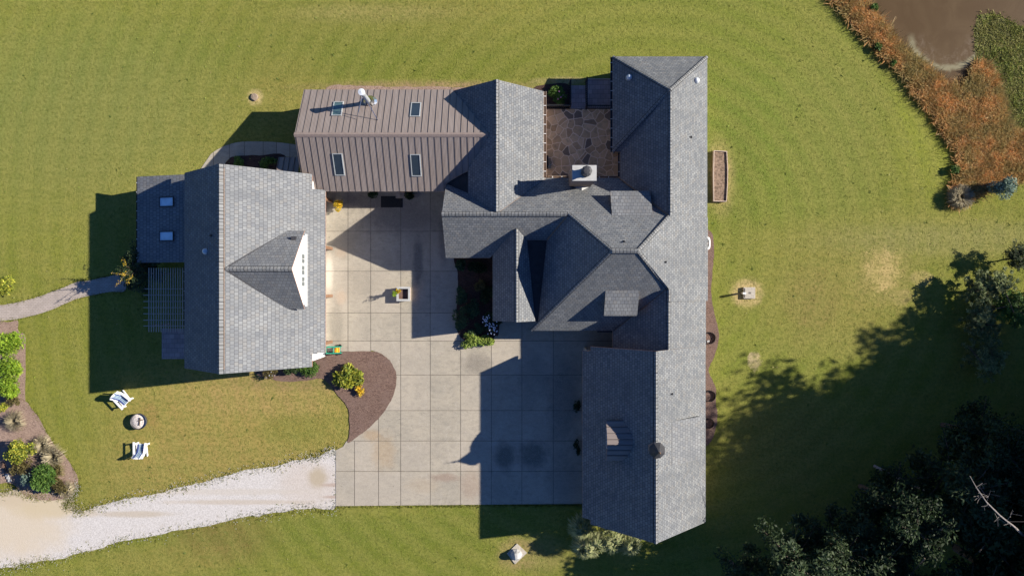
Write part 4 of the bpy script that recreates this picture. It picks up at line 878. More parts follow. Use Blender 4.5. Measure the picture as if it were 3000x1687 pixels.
# ------------------------------------------------------------------ PATIO
pz = .30
mb = MB(); P = [g(a, b, pz) for a, b in ((1580, 320), (1830, 320), (1830, 560), (1580, 560))]
mb.box(P[0][0], P[1][0], P[2][1], P[0][1], -.05, pz); struct(mb.build('flagstone_patio', M['flag']))
mb = MB(); a, b = g(1717, 231.5, .02), g(1800, 318, .02); mb.box(a[0], b[0], b[1], a[1], -.02, .05); struct(mb.build('paver_landing', M['brickpad']))
mb = MB(); a, b = g(1717, 231.5, .05), g(1796, 233.5, .05); mb.box(a[0], b[0], b[1], a[1], -.02, .10); struct(mb.build('landing_lit_strip', M['palewood']))  # pale strip added for the sunlit band at the landing's north edge
t = thing('garden_steps', 'brick steps going down from the flagstone patio to the lawn', 'steps')
for k in range(5):
    mb = MB(); a, b = g(1671, 250 + 14 * k, .1), g(1715, 264.5 + 14 * k, .1); mb.box(a[0], b[0], b[1], a[1], 0, .05 + k * .05); mb.build('step', M['brickpad'], t)
def railing(name, label, p0, p1, z, group='black iron railings round the patio'):
    t = thing(name, label, 'railing', group); A = Vector(g(*p0, z)); B = Vector(g(*p1, z)); L = (B - A).length; d = (B - A).normalized()
    mb = MB(); mb.bar(A + Vector((0, 0, .9)), B + Vector((0, 0, .9)), .03); mb.bar(A + Vector((0, 0, .1)), B + Vector((0, 0, .1)), .02); mb.build('rail', M['black'], t)
    mb = MB(); n = int(L / .13)
    for i in range(n + 1): p = A + d * (L * i / n); mb.bar(p + Vector((0, 0, .1)), p + Vector((0, 0, .9)), .01)
    mb.build('baluster', M['black'], t)
    for p in (A, B): mb = MB(); mb.box(p.x - .04, p.x + .04, p.y - .04, p.y + .04, p.z, p.z + 1.0); mb.build('post', M['black'], t)
railing('iron_railing', 'black iron railing along the patio edge above the flower bed', (1600, 318), (1668, 318), pz)
railing('iron_railing', 'black iron railing along the patio edge above the paver landing', (1717, 320), (1792, 320), pz)
railing('stair_handrail', 'black handrail on the flower bed side of the steps', (1669, 245), (1669, 316), .1)
railing('stair_handrail', 'black handrail on the landing side of the steps', (1716, 240), (1716, 316), .1)
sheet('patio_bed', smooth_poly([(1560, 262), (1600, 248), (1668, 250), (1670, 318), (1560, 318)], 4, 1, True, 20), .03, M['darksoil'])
mb = MB(); a, b = g(1597, 308, .2), g(1668, 311, .2); mb.box(a[0], b[0], b[1], a[1], 0, .28); tag(mb.build('low_wall', M['concrete_obj']), 'pale low kerb wall behind the shaded flower bed by the patio', 'wall')
mb = MB(); a, b = g(1599, 458, .5), g(1606, 494, .5); mb.box(a[0], b[0], b[1], a[1], pz, pz + .45); bn = mb.build('patio_bench', M['black']); tag(bn, 'small dark bench against the west wall of the flagstone patio', 'bench')

# ------------------------------------------------------------------ SMALL THINGS
# planter
x, y, _ = g(1182, 861, .45)
t = thing('planter_box', 'square pale wooden planter box standing on the concrete courtyard', 'planter', None, (x, y, .03))
hw, hd, ph_ = .40, .42, .46; mb = MB()
for (x0, x1, y0, y1) in ((-hw, hw, -hd, -hd + .03), (-hw, hw, hd - .03, hd), (-hw, -hw + .03, -hd + .03, hd - .03), (hw - .03, hw, -hd + .03, hd - .03)): mb.box(x0, x1, y0, y1, 0, ph_)
mb.build('side_panel', M['palewood'], t)
mb = MB()
for (x0, x1, y0, y1) in ((-hw - .04, hw + .04, -hd - .04, -hd + .09), (-hw - .04, hw + .04, hd - .09, hd + .04), (-hw - .04, -hw + .1, -hd + .09, hd - .09), (hw - .09, hw + .04, -hd + .09, hd - .09)): mb.box(x0, x1, y0, y1, ph_ + .002, ph_ + .035)
mb.build('rim', M['slab'], t); mb = MB(); mb.box(-hw + .03, hw - .03, -hd + .03, hd - .03, .2, .26); mb.build('soil', M['mulch'], t)
tt = shrub('potted_flowers', 'orange and yellow flowers growing in the courtyard planter box', 1168, 853, .19, .34, M['l_gold'], 260, .07, 'flowers', seed=31, z=.3); tt.location.z = .3
def tall_plant(sx, sy, z):
    rng = np.random.default_rng(5); x, y, _ = g(sx, sy, .6); t = thing('leafy_plant', 'tall lime green leafy plant in the courtyard planter box', 'plant', None, (x, y, z)); mb = MB(); pts = []
    for i in range(9):
        a = rng.uniform(0, 6.28); ln = rng.uniform(.7, 1.15); sp_ = rng.uniform(.05, .17); p = [(0, 0, 0), (math.cos(a) * sp_ * .4, math.sin(a) * sp_ * .4, ln * .5), (math.cos(a) * sp_, math.sin(a) * sp_, ln)]; mb.tube(p, .008, 4)
        for k in range(16): u = rng.uniform(.25, 1); pts.append((math.cos(a) * sp_ * u + rng.normal(0, .04), math.sin(a) * sp_ * u + rng.normal(0, .04), ln * u))
    mb.build('stem', M['bark'], t); p = np.array(pts); A, B = leafcards(p, .065, rng); quads_obj('foliage', p, A, B, M['l_bright'], t)
tall_plant(1156, 860, .28)
# hose reel
x, y, _ = g(978, 1025, .5); t = thing('hose_reel', 'green hose reel cart with a yellow hose at the garage corner', 'hose reel', None, (x, y, .05)); mb = MB()
for s in (-.2, .2):
    for a, b in (((-.42, s, .0), (-.42, s, .75)), ((.42, s, 0), (.42, s, .6)), ((-.45, s, .72), (.45, s, .55)), ((-.42, s, .2), (.42, s, .2)), ((0, s, .2), (0, s, .62))): mb.bar(a, b, .022)
for a in (-.44, 0, .43): mb.bar((a, -.2, .66 if a < 0 else .57), (a, .2, .66 if a < 0 else .57), .022)
mb.build('frame', M['green_pl'], t); mb = MB()
for k in range(6): mb.lathe((.2, 0, 0), [(0, 0)] * 2, 3)
mb = MB()
pts = []
for i in range(120): a = i * .42; pts.append((.2 + .15 * math.cos(a) * (1 if i % 2 else .97), -.15 + .3 * ((i / 120 * 3) % 1), .42 + .18 * math.sin(a)))
mb.tube(pts, .022, 6); mb.build('hose', M['yellow'], t)
for s in (-.23, .23): mb = MB(); mb.lathe((.3, s, .12), [(.12, -.02), (.12, .02), (0, .02)], 12); mb.build('wheel', M['black'], t)
# fire pit
x, y, _ = g(406, 1234, .35); t = thing('fire_pit', 'round dark metal fire pit full of pale ash on the lawn', 'fire pit', None, (x, y, 0)); mb = MB()
R = .52; mb.lathe((0, 0, 0), [(R * .55, 0), (R * .85, .10), (R, .3), (R, .42), (R * .96, .42), (R * .94, .28), (R * .7, .2)], 28); mb.build('bowl', M['dark'], t, smooth=True, weld=True)
mb = MB(); mb.lathe((-.03, 0, 0), [(R * .93, .27), (R * .6, .34), (R * .2, .37), (0, .37)], 24); mb.build('ash', M['ash'], t, weld=True)
mb = MB(); mb.bar((.05, -.25, .38), (.12, .25, .4), .03); mb.bar((-.02, .05, .4), (.33, .12, .37), .03); mb.build('charred_log', M['bark'], t)
# adirondack chairs
def chair(sx, sy, ang, label):
    x, y, _ = g(sx, sy, .4); t = thing('garden_chair', label, 'chair', 'white garden chairs round the fire pit', (x, y, 0)); t.rotation_euler = (0, 0, ang)
    mb = MB()   # chair faces +y
    for i in range(6): mb.box(-.31, .31, -.24 + i * .095, -.24 + i * .095 + .08, .30 + i * .018, .322 + i * .018)
    mb.build('seat', M['white'], t); mb = MB()
    for i in range(7): xx = -.285 + i * .095; top = .98 - .035 * (i - 3) ** 2 * .55; mb.bar((xx, -.22, .3), (xx * 1.12, -.56, top), .044, 0, (0, 1, 0), r2=.012)
    mb.bar((-.3, -.36, .6), (.3, -.36, .6), .03, 0, r2=.015); mb.build('backrest', M['white'], t)
    for s in (-1, 1):
        mb = MB(); mb.box(s * .345 - .07, s * .345 + .07, -.42, .42, .555, .58, rot=s * -.08); mb.build('armrest', M['white'], t)
        mb = MB(); mb.box(s * .35 - .02, s * .35 + .02, .22, .32, 0, .553); mb.build('leg', M['white'], t)
        mb = MB(); mb.bar((s * .31, .33, .36), (s * .31, -.55, .05), .02, 0, r2=.06); mb.build('leg', M['white'], t)
    return t
def cushion(sx, sy, ang, label):
    x, y, _ = g(sx, sy, .4); t = thing('striped_cushion', label, 'cushion', 'striped cushions on the garden chairs', (x, y, 0)); t.rotation_euler = (0, 0, ang); mb = MB()
    for i in range(9):
        x0 = -.2 + i * .0444; mi = 1 if i in (1, 3, 5, 7) else 0; wd = .0444
        if i in (0, 8): mi = 2
        path_ = [(.28, .42), (.0, .40), (-.2, .42), (-.4, .72), (-.54, .93)]
        for k in range(4):
            (y0, z0), (y1, z1) = path_[k], path_[k + 1]; mb.face([(x0, y0, z0), (x0, y1, z1), (x0 + wd, y1, z1), (x0 + wd, y0, z0)], mi)
            mb.face([(x0, y0, z0 - .05), (x0 + wd, y0, z0 - .05), (x0 + wd, y1, z1 - .05), (x0, y1, z1 - .05)], mi)
    for xx in (-.2, .2):
        for k in range(4): (y0, z0), (y1, z1) = path_[k], path_[k + 1]; mb.face([(xx, y0, z0), (xx, y1, z1), (xx, y1, z1 - .05), (xx, y0, z0 - .05)], 0)
    mb.build('pad', [M['teal'], M['blue'], M['blue']], t)
a1 = math.radians(-132); a2 = math.radians(-4)
chair(361, 1172, a1, 'white wooden chair nearer the garage shadow, turned diagonally'); cushion(361, 1172, a1, 'blue striped cushion on the diagonal white chair')
chair(412, 1313, a2, 'white wooden chair south of the fire pit, facing north'); cushion(412, 1313, a2, 'blue striped cushion on the white chair south of the fire pit')
# septic riser and hydrant
x, y, _ = g(2196, 858, .2); t = thing('concrete_riser', 'square concrete access lid in a dry patch of lawn', 'concrete lid', None, (x, y, 0)); mb = MB(); mb.box(-.37, .37, -.37, .37, 0, .2); mb.build('base', M['concrete_obj'], t)
mb = MB(); mb.box(-.30, .30, -.30, .30, .2, .235); mb.build('lid', M['concrete_obj'], t); mb = MB(); mb.lathe((0, 0, .235), [(.06, 0), (.06, .02), (.04, .02)], 10); mb.build('handle', M['black'], t)
x, y, _ = g(2179, 859, .6); t = thing('utility_post', 'white electrical box on a thin post beside the square concrete lid', 'post', None, (x, y, 0)); mb = MB(); mb.box(-.025, .025, -.06, .06, 0, .5); mb.build('post', M['wood'], t); mb = MB(); mb.box(-.1, .1, -.06, .06, .5, .78); mb.build('meter_box', M['white'], t)
# ac units
def ac(X, Y, r, hh, label):
    t = thing('air_conditioner', label, 'air conditioner', 'air conditioners behind the house', (X / K, -Y / K, .012)); mb = MB(); n = 32; P = []
    for i in range(n): a = 2 * math.pi * i / n; c_, s_ = math.cos(a), math.sin(a); k = r / (abs(c_) ** 4 + abs(s_) ** 4) ** .25; P.append((c_ * k, s_ * k))
    for i in range(n):
        j = (i + 1) % n; mb.face([(*P[i], 0), (*P[j], 0), (*P[j], hh), (*P[i], hh)]); mb.face([(*P[i], hh), (*P[j], hh), (P[j][0] * .78, P[j][1] * .78, hh + .03), (P[i][0] * .78, P[i][1] * .78, hh + .03)])
    mb.build('casing', M['white'], t); mb = MB(); mb.lathe((0, 0, 0), [(r * .82, hh - .02), (0, hh - .02)], 24)
    for k in range(4): rr = r * (.2 + .18 * k); mb.lathe((0, 0, hh + .02), [(rr, 0), (rr + .012, .008)], 24)
    mb.build('grille', M['dark'], t); mb = MB()
    for k in range(3): a = k * 2.09; mb.bar((0, 0, hh - .005), (math.cos(a) * r * .7, math.sin(a) * r * .7, hh - .005), .07, r2=.006)
    mb.build('fan_blade', M['palewood'], t)
ac(552, -128.5, .44, .75, 'larger white air conditioner half under the east eave'); ac(545, -66, .33, .7, 'smaller white air conditioner south of the larger one')
# raised bed
t = thing('raised_garden_bed', 'long narrow raised wooden garden bed filled with dry soil', 'garden bed', None, (*g(2111, 516)[:2], 0)); ox, oy = g(2111, 516)[:2]
out = [(g(a, b, .25)[0] - ox, g(a, b, .25)[1] - oy) for a, b in ((2091, 441), (2130, 443), (2133, 500), (2132, 545), (2129, 591), (2090, 590), (2089, 515))]
mb = MB(); cxm = sum(p[0] for p in out) / 7; cym = sum(p[1] for p in out) / 7; inn = [(cxm + (a - cxm) * .90, cym + (b - cym) * .972) for a, b in out]
for i in range(7):
    j = (i + 1) % 7; mb.face([(*out[i], 0), (*out[j], 0), (*out[j], .27), (*out[i], .27)]); mb.face([(*out[i], .27), (*out[j], .27), (*inn[j], .27), (*inn[i], .27)]); mb.face([(*inn[i], .27), (*inn[j], .27), (*inn[j], .1), (*inn[i], .1)])
mb.build('frame', M['palewood'], t); mb = MB(); mb.face([(a, b, .18) for a, b in inn]); mb.build('soil', M['soil'], t)
# hoops
for k, (sx, sy, r, lb) in enumerate(((2079, 990, .36, 'dark metal hoop with a pale stone inside it'), (2080, 1160, .34, 'dark metal hoop in the widest part of the mulch strip'), (2077, 1240, .30, 'southernmost dark metal hoop in the mulch strip'))):
    x, y, _ = g(sx, sy, .15); mb = MB(); prev = None
    mb.lathe((x, y, .01), [(r, 0), (r + .03, 0), (r + .03, .16), (r, .16), (r, 0)], 28); tag(mb.build('edging_hoop', M['black'], weld=True), lb, 'hoop', 'metal hoops in the east mulch strip')
x, y, _ = g(2074, 999); mb = MB(); mb.box(x - .08, x + .08, y - .06, y + .06, .01, .1, rot=.3); tag(mb.build('pale_block', M['slab']), 'small pale stone lying inside the northern metal hoop', 'stone')
# stump, well cover
x, y, _ = g(746, 286); rng = np.random.default_rng(9); mb = MB(); mb.lathe((x, y, 0), [(.27, 0), (.25, .08), (.2, .13), (0, .15)], 9); o = mb.build('flat_stump', M['wood'], weld=True)
for v in o.data.vertices: v.co.x += rng.normal(0, .015); v.co.y += rng.normal(0, .015)
tag(o, 'low weathered tree stump in a dry patch of the north lawn', 'stump')
x, y, _ = g(1510, 1628, .3); t = thing('well_cover', 'pale domed well cover on a diamond-shaped concrete pad', 'well cover', None, (x, y, 0)); mb = MB()
mb.prism([(-.55, .08), (-.02, -.62), (.75, .12), (.1, .72)], 0, .07); mb.build('pad', M['concrete_obj'], t)
mb = MB(); mb.lathe((.05, .03, .07), [(.38, 0), (.36, .12), (.30, .30), (.20, .48), (.09, .56), (0, .57)], 9)
o = mb.build('dome', M['slab'], t, weld=True)
for v in o.data.vertices: v.co.x += rng.normal(0, .02); v.co.y += rng.normal(0, .02)
# mat
a, b = g(1116, 575, .03), g(1180, 608, .03); mb = MB(); mb.box(a[0], b[0], b[1], a[1], .034, .05); o = mb.build('door_mat', M['rug']); tag(o, 'large dark rectangular mat on the concrete outside the metal roofed wing', 'mat')
# brick edging bottom left
t = thing('brick_edging', 'short slanted row of bricks at the edge of the west bed', 'edging')
for k in range(7):
    sx, sy = 6 + k * 3.6, 1358 + k * 8.2; x, y, _ = g(sx, sy, .1); mb = MB(); mb.box(x - .1, x + .1, y - .085, y + .085, 0, .12, rot=-.2); mb.build('brick', M['slab'] if k > 3 else M['pot'], t)

# ------------------------------------------------------------------ SHRUBS AND PLANTS
L = M
shrub('magnolia_bush', 'bright yellow-green large leaved bush in the brown mulch bed', 1022, 1107, 1.15, .8, [L['l_yel']], 2000, .15, 'bush', ry=.98, seed=41, lumps=20, lump=.33)
shrub('side_bush', 'small golden bush touching the big yellow-green bush', 1053, 1143, .42, .5, [L['l_gold']], 360, .07, 'bush', seed=42)
shrub('boxwood_shrub', 'dense green shrub at the southeast corner of the garage', 905, 1080, 1.0, .65, [L['l_green']], 2600, .06, 'shrub', ry=.62, seed=43, lumps=14)
shrub('rose_bush', 'loose yellow-flowered bush against the garage south wall', 790, 1090, .58, .75, [L['l_olive']], 600, .07, 'bush', ry=.5, seed=44, flowers=(L['petal_white'], 6, .022))
shrub('dark_shrub', 'dark shrub between the rose bush and the boxwood', 850, 1085, .55, .6, [L['l_dark']], 600, .07, 'shrub', ry=.45, seed=45)
shrub('azalea_shrub', 'yellow-green shrub by the curved walkway', 700, 478, .46, .7, [L['l_green']], 900, .06, 'shrub', seed=46)
shrub('azalea_shrub', 'wide green shrub beside the small porch roof', 787, 478, .72, .8, [L['l_green']], 1100, .06, 'shrub', ry=.5, seed=47)
shrub('courtyard_shrub', 'yellow-leaved shrub by the north garage post', 988, 600, .42, 1.0, [L['l_gold']], 420, .09, 'shrub', seed=48)
shrub('door_shrub', 'dark potted shrub west of the door mat', 1092, 570, .38, .8, [L['l_dark']], 420, .07, 'shrub', seed=49)
shrub('door_shrub', 'dark potted shrub east of the door mat', 1200, 570, .38, .8, [L['l_dark']], 420, .07, 'shrub', seed=50)
for k, (sx, sy, r, ry, hh, m_, lb) in enumerate([(1349, 775, .42, .5, .8, 'l_hedge', 'green shrub at the north end of the courtyard bed'), (1352, 862, .5, .75, .9, 'l_hedge', 'long dark green shrub on the west edge of the courtyard bed'),
        (1350, 930, .62, .95, 1.0, 'l_hedge', 'largest dark green shrub on the west edge of the courtyard bed'), (1375, 997, .85, .55, .6, 'l_lemon', 'sunlit yellow-green shrub at the southwest corner of the courtyard bed'),
        (1425, 1000, .8, .48, .55, 'l_lemon', 'sunlit shrub at the south edge of the courtyard bed'), (1410, 840, .5, .5, .6, 'l_olive', 'brownish shrub in the middle of the courtyard bed')]):
    shrub('bed_shrub', lb, sx, sy, r, hh, [L[m_]], int(1500 * r), .085, 'shrub', 'shrubs in the courtyard bed', ry, seed=60 + k)
for k, (sx, sy, r_, ry_, m_, lb) in enumerate([(1395, 790, .7, .6, 'l_dark', 'dark shrub in the shaded north corner of the courtyard bed'), (1425, 865, .6, .7, 'l_dark', 'dark shrub under the small gable eave in the courtyard bed'), (1385, 905, .6, .7, 'l_hedge', 'green shrub in the middle of the courtyard bed beside the long edge shrubs'),
        (1395, 965, .6, .5, 'l_hedge', 'low green shrub just behind the sunlit corner shrub')]):
    shrub('bed_shrub', lb, sx, sy, r_, .55, [L[m_]], 1300, .075, 'shrub', 'shrubs in the courtyard bed', ry_, seed=160 + k)
shrub('hydrangea', 'dark hydrangea with white blossoms in the courtyard bed', 1440, 945, .85, .9, [L['l_dark']], 1500, .08, 'shrub', seed=70, flowers=(L['petal_white'], 60, .045))
shrub('rose_shrub', 'dark green shrub with pink blossoms beside the patio steps', 1634, 280, .8, .7, [L['l_green']], 2200, .065, 'shrub', ry=.68, seed=71, flowers=(L['petal_pink'], 6, .05))
for k, (sx, sy, lb) in enumerate(((1692, 1190, 'dark shrub against the garage wing wall, the northern one'), (1692, 1312, 'dark shrub against the garage wing wall, the southern one'))): shrub('wall_shrub', lb, sx, sy, .3, .45, [L['l_dark']], 300, .07, 'shrub', 'dark shrubs along the garage wing', ry=.6, seed=72 + k)
# west border
shrub('gold_shrub', 'yellow shrub cut by the west edge above the paver path', 8, 838, .75, 1.3, [L['l_yel']], 900, .08, 'shrub', seed=80)
for k, (sx, sy, r, ry, lb) in enumerate(((22, 1015, 1.1, 1.1, 'bright green shrub, north one of the three beside the west lawn'), (28, 1075, 1.0, 1.1, 'bright green shrub, middle one of the three beside the west lawn'), (22, 1135, 1.0, .9, 'bright green shrub, south one of the three beside the west lawn'))): shrub('lime_shrub', lb, sx, sy, r, 1.5, [L['l_bright']], 2400, .075, 'shrub', 'bright green shrubs in the west bed', ry, seed=81 + k, lumps=14)
shrub('olive_shrub', 'small olive shrub below the bright green shrubs', 42, 1172, .55, .8, [L['l_olive']], 700, .06, 'shrub', seed=85)
shrub('gold_shrub', 'low yellow shrub at the frame edge below the bright green shrubs', 2, 1195, .5, .8, [L['l_yel']], 500, .07, 'shrub', seed=86)
shrub('crape_myrtle', 'tall yellow-topped bush in the west bed', 50, 1318, 1.0, 1.8, [L['l_yel']], 2300, .08, 'bush', seed=87, lumps=12)
shrub('brown_shrub', 'brownish shrub between the yellow-topped bush and the green one', 56, 1362, 1.0, .9, [L['l_olive']], 1500, .07, 'shrub', seed=88)
shrub('green_shrub', 'green bush at the south end of the west bed', 122, 1402, 1.15, 1.3, [L['l_green']], 2800, .08, 'bush', seed=89, lumps=12)
shrub('fir_shrub', 'small grey-green conifer beside the green bush in the west bed', 76, 1405, .55, 1.0, [L['l_blue']], 600, .06, 'shrub', seed=90)
shrub('dark_shrub', 'dark low shrub at the southeast tip of the west bed', 168, 1425, .8, .6, [L['l_olive']], 1300, .07, 'shrub', seed=91)
def tuft(name, label, sx, sy, r, hh, mat, n=260, wd=.012, cat='grass clump', group=None, seed=1, droop=.5):
    rng = np.random.default_rng(seed); x, y, _ = g(sx, sy, hh * .3); t = thing(name, label, cat, group, (x, y, 0)); mb = MB()
    for i in range(n):
        a = rng.uniform(0, 6.28); R = r * rng.uniform(.4, 1.1); h = hh * rng.uniform(.5, 1); s = Vector((-math.sin(a), math.cos(a), 0)) * wd; d = Vector((math.cos(a), math.sin(a), 0))
        p = [d * .04, d * R * .4 + Vector((0, 0, h * .75)), d * R * .75 + Vector((0, 0, h)), d * R + Vector((0, 0, h * (1 - droop)))]
        ww = (1, 1, .8, .15)
        i0 = len(mb.v); 
        for pp, k in zip(p, ww): mb.v += [tuple(pp - s * k), tuple(pp + s * k)]; 
        for k in range(3): q = i0 + 2 * k; mb.f.append((q, q + 1, q + 3, q + 2)); mb.m.append(0); mb.uv += [(0, 0)] * 4
    mb.build('blades', mat, t); return t
GT = 'tan ornamental grasses in the west bed'
tuft('ornamental_grass', 'dry reddish grass clump at the top of the west bed', 46, 1232, .8, .6, M['l_pale'], 300, .014, group=GT, seed=1)
tuft('ornamental_grass', 'tan grass clump nearest the lawn edge, halfway down the west bed', 128, 1302, .75, .6, M['l_pale'], 320, .016, group=GT, seed=2)
tuft('ornamental_grass', 'tan grass clump in the wide part of the west bed', 160, 1335, .85, .7, M['l_pale'], 340, .016, group=GT, seed=3)
tuft('ornamental_grass', 'golden grass clump at the southern tip of the west bed', 196, 1432, .6, .5, M['l_pale'], 300, .016, group=GT, seed=4)
tuft('ornamental_grass', 'brown grass clump just above the green bush in the west bed', 165, 1375, .7, .6, M['l_olive'], 320, .016, group=GT, seed=5)
tuft('pampas_grass', 'pale feathery clump at the southern tip of the reeds', 2812, 578, .9, .7, M['l_pale'], 1000, .014, seed=6, droop=.6)
shrub('blue_conifer', 'pale blue-green conifer on the south side of the reeds', 2946, 545, .85, 1.9, [M['l_blue']], 1500, .09, 'tree', seed=92, lumps=11)
for k, (sx, sy, r_) in enumerate(((2572, 138, .35), (2618, 182, .3), (2560, 20, .35), (2798, 500, .4))): shrub('bank_shrub', ['bright green plant between lawn and reeds, second from the top', 'bright green plant between lawn and reeds beside the water bend', 'green plant at the top end of the reeds', 'green plant at the lower left edge of the reeds'][k], sx, sy, r_, .5, [L['l_green']], 420, .07, 'plant', 'green plants along the reed edge', seed=120 + k)
# fountain-leaved shrub south of garage wing
def strap_shrub(name, label, spots, hh, mat, seed):
    rng = np.random.default_rng(seed); x0, y0, _ = g(*spots[0][:2], hh * .6); t = thing(name, label, 'shrub', None, (x0, y0, 0)); mb = MB()
    for (sx, sy, r) in spots:
        x, y, _ = g(sx, sy, hh * .6)
        for c in range(int(46 * r)):
            a0 = rng.uniform(0, 6.28); q = math.sqrt(rng.uniform(0, 1)); cx, cy, cz = x - x0 + math.cos(a0) * r * .6 * q, y - y0 + math.sin(a0) * r * .6 * q, hh * (1.05 - .5 * q) * rng.uniform(.8, 1.05)
            for i in range(16):
                a = a0 + rng.normal(0, .7); R = rng.uniform(.25, .55); s = Vector((-math.sin(a), math.cos(a), 0)) * .016; d = Vector((math.cos(a), math.sin(a), 0)); b = Vector((cx, cy, cz))
                p = [b - d * R * .3 - Vector((0, 0, .15)), b + d * R * .4 + Vector((0, 0, .06)), b + d * R - Vector((0, 0, R * rng.uniform(.2, .7)))]; i0 = len(mb.v)
                for pp, k in zip(p, (1, 1, .3)): mb.v += [tuple(pp - s * k), tuple(pp + s * k)]
                for k in range(2): qq = i0 + 2 * k; mb.f.append((qq, qq + 1, qq + 3, qq + 2)); mb.m.append(0); mb.uv += [(0, 0)] * 4
    mb.build('foliage', mat, t); m2 = MB()
    for i in range(6): a = i; m2.tube([(0, 0, 0), (math.cos(a) * .3, math.sin(a) * .3, hh * .5), (math.cos(a) * .7, math.sin(a) * .5, hh * .9)], .04, 5, taper=.4)
    m2.build('trunk', M['bark'], t)
strap_shrub('weeping_conifer', 'large pale feathery evergreen at the south end of the garage wing', [(1738, 1588, 1.15), (1700, 1545, .95), (1790, 1580, 1.1), (1715, 1600, .9), (1845, 1592, .8)], 2.3, M['l_strap'], 93)

# ------------------------------------------------------------------ TREES
def branch_tree(kind, seed, Ht, R, mat, nb, per, leaf, trunk_mat=None):
    """returns (trunk mesh, crown mesh) built round the origin"""
    rng = np.random.default_rng(seed); mb = MB(); tr = .018 * Ht + .05
    bend = [(rng.normal(0, .15) * k, rng.normal(0, .15) * k, Ht * k / 5) for k in range(6)]; mb.tube([(a, b, c) for a, b, c in bend], tr, 8, taper=.25)
    pts = []
    for i in range(nb):
        if kind == 'pine': u = .32 + .66 * (i / nb); rr = R * (1.15 - u) ** .7 * rng.uniform(.65, 1.15); up = rng.uniform(-.02, .1)
        else: u = .3 + .68 * rng.uniform(0, 1) ** .8; rr = R * math.sin(math.pi * min(1, (u - .12) * 1.05)) ** .6 * rng.uniform(.6, 1.1); up = rng.uniform(.1, .4)
        a = i * 2.4 + rng.normal(0, .3); z = Ht * u; k = min(4, int(u * 5)); bx0 = bend[k][0]; by0 = bend[k][1]
        e = Vector((bx0 + math.cos(a) * rr, by0 + math.sin(a) * rr, min(Ht, z + rr * up))); s0 = Vector((bx0, by0, z * .93))
        mb.tube([s0, s0.lerp(e, .5) + Vector((0, 0, .1 * rr)), e], tr * .28, 4, taper=.2)
        for c in range(per):
            f = rng.uniform(.35, 1.05); c0 = s0.lerp(e, f); cr = (.34 if kind == 'pine' else .5) * R / 3 * rng.uniform(.7, 1.3); m_ = int(26 * rng.uniform(.7, 1.3))
            q = unit(rng.normal(size=(m_, 3))) * rng.uniform(.2, 1, (m_, 1)) ** .5 * cr * [1, 1, .55] + [c0.x + rng.normal(0, .25), c0.y + rng.normal(0, .25), c0.z + rng.normal(0, .12)]; pts.append(q)
    p = np.vstack(pts); A, B = leafcards(p, leaf, rng, .5, .3 if kind == 'pine' else .5)
    return mb, p, A, B
PROTO = {}
def make_proto(key, kind, seed, Ht, R, mat, nb, per, leaf):
    mb, p, A, B = branch_tree(kind, seed, Ht, R, mat, nb, per, leaf); t = thing('x', 'x', 'tree'); tk = mb.build('trunk', M['bark'], t); cr = quads_obj('crown', p, A, B, mat, t); PROTO[key] = (t, tk, cr, Ht)
def place(key, name, label, X, Y, Ht, rot, sxy=1.0, group=None, mat=None):
    t0, tk, cr, H0 = PROTO[key]; s = Ht / H0
    t = thing(name, label, 'tree', group, (X / K, -Y / K, 0)); t.rotation_euler = (0, 0, rot); t.scale = (s * sxy, s * sxy, s)
    for c in (tk, cr): d = c.copy(); COL.objects.link(d); d.parent = t
    return t
make_proto('pineA', 'pine', 101, 15, 3.4, M['l_pine'], 64, 6, .24); make_proto('pineB', 'pine', 102, 13, 3.0, M['l_pine'], 56, 6, .22)
make_proto('oakA', 'oak', 103, 13, 4.6, M['l_dark'], 60, 7, .2); make_proto('oakB', 'oak', 104, 9, 3.6, M['l_pine'], 46, 7, .18)
make_proto('lite', 'pine', 105, 3.2, 1.5, M['l_pinelite'], 40, 5, .13); make_proto('green', 'oak', 106, 5, 2.0, M['l_green'], 34, 6, .14)
# tall trees beyond the east edge of the frame (they cast the long shadows on the lawn)
GE_ = 'tall trees in the east wood'
far = [('oakA', 1790, 300, 15), ('pineA', 1900, 240, 15.5), ('oakA', 2060, 255, 15), ('pineA', 2185, 205, 15), ('oakA', 2300, 130, 15.5), ('pineB', 1690, 370, 14), ('oakA', 1880, 390, 15), ('oakA', 2080, 340, 16), ('pineA', 2410, 60, 15),
       ('oakA', 2280, 280, 16), ('pineB', 1740, 480, 14), ('oakA', 1950, 500, 15), ('oakA', 2150, 480, 16), ('pineB', 1640, 540, 13), ('oakA', 1810, 600, 15), ('oakA', 2020, 640, 16), ('pineB', 1560, 640, 12), ('oakA', 2230, 620, 16),
       ('oakA', 1700, 740, 14), ('oakA', 1900, 780, 15), ('oakA', 2450, 190, 16), ('oakA', 2400, 400, 16), ('oakA', 1500, 780, 12), ('oakA', 1680, 880, 13), ('oakA', 2400, 560, 16), ('pineB', 1470, 420, 11), ('pineB', 1420, 580, 11), ('oakA', 2100, 820, 16), ('pineA', 1560, 300, 12), ('oakA', 2160, 125, 14), ('oakA', 1500, 470, 11), ('oakA', 1340, 650, 10), ('oakA', 1300, 760, 10), ('oakA', 1180, 850, 9)]
words = ['broad dark tree', 'tall pine', 'spreading tree', 'dense tree']
for i, (k, X, Y, Ht) in enumerate(far):
    place(k, 'pine_tree' if 'pine' in k else 'broadleaf_tree', 'dark tree standing in the wood beyond the east edge of the lawn', X, Y, Ht, i * 1.7, 1.15, 'trees of the east wood outside the picture')
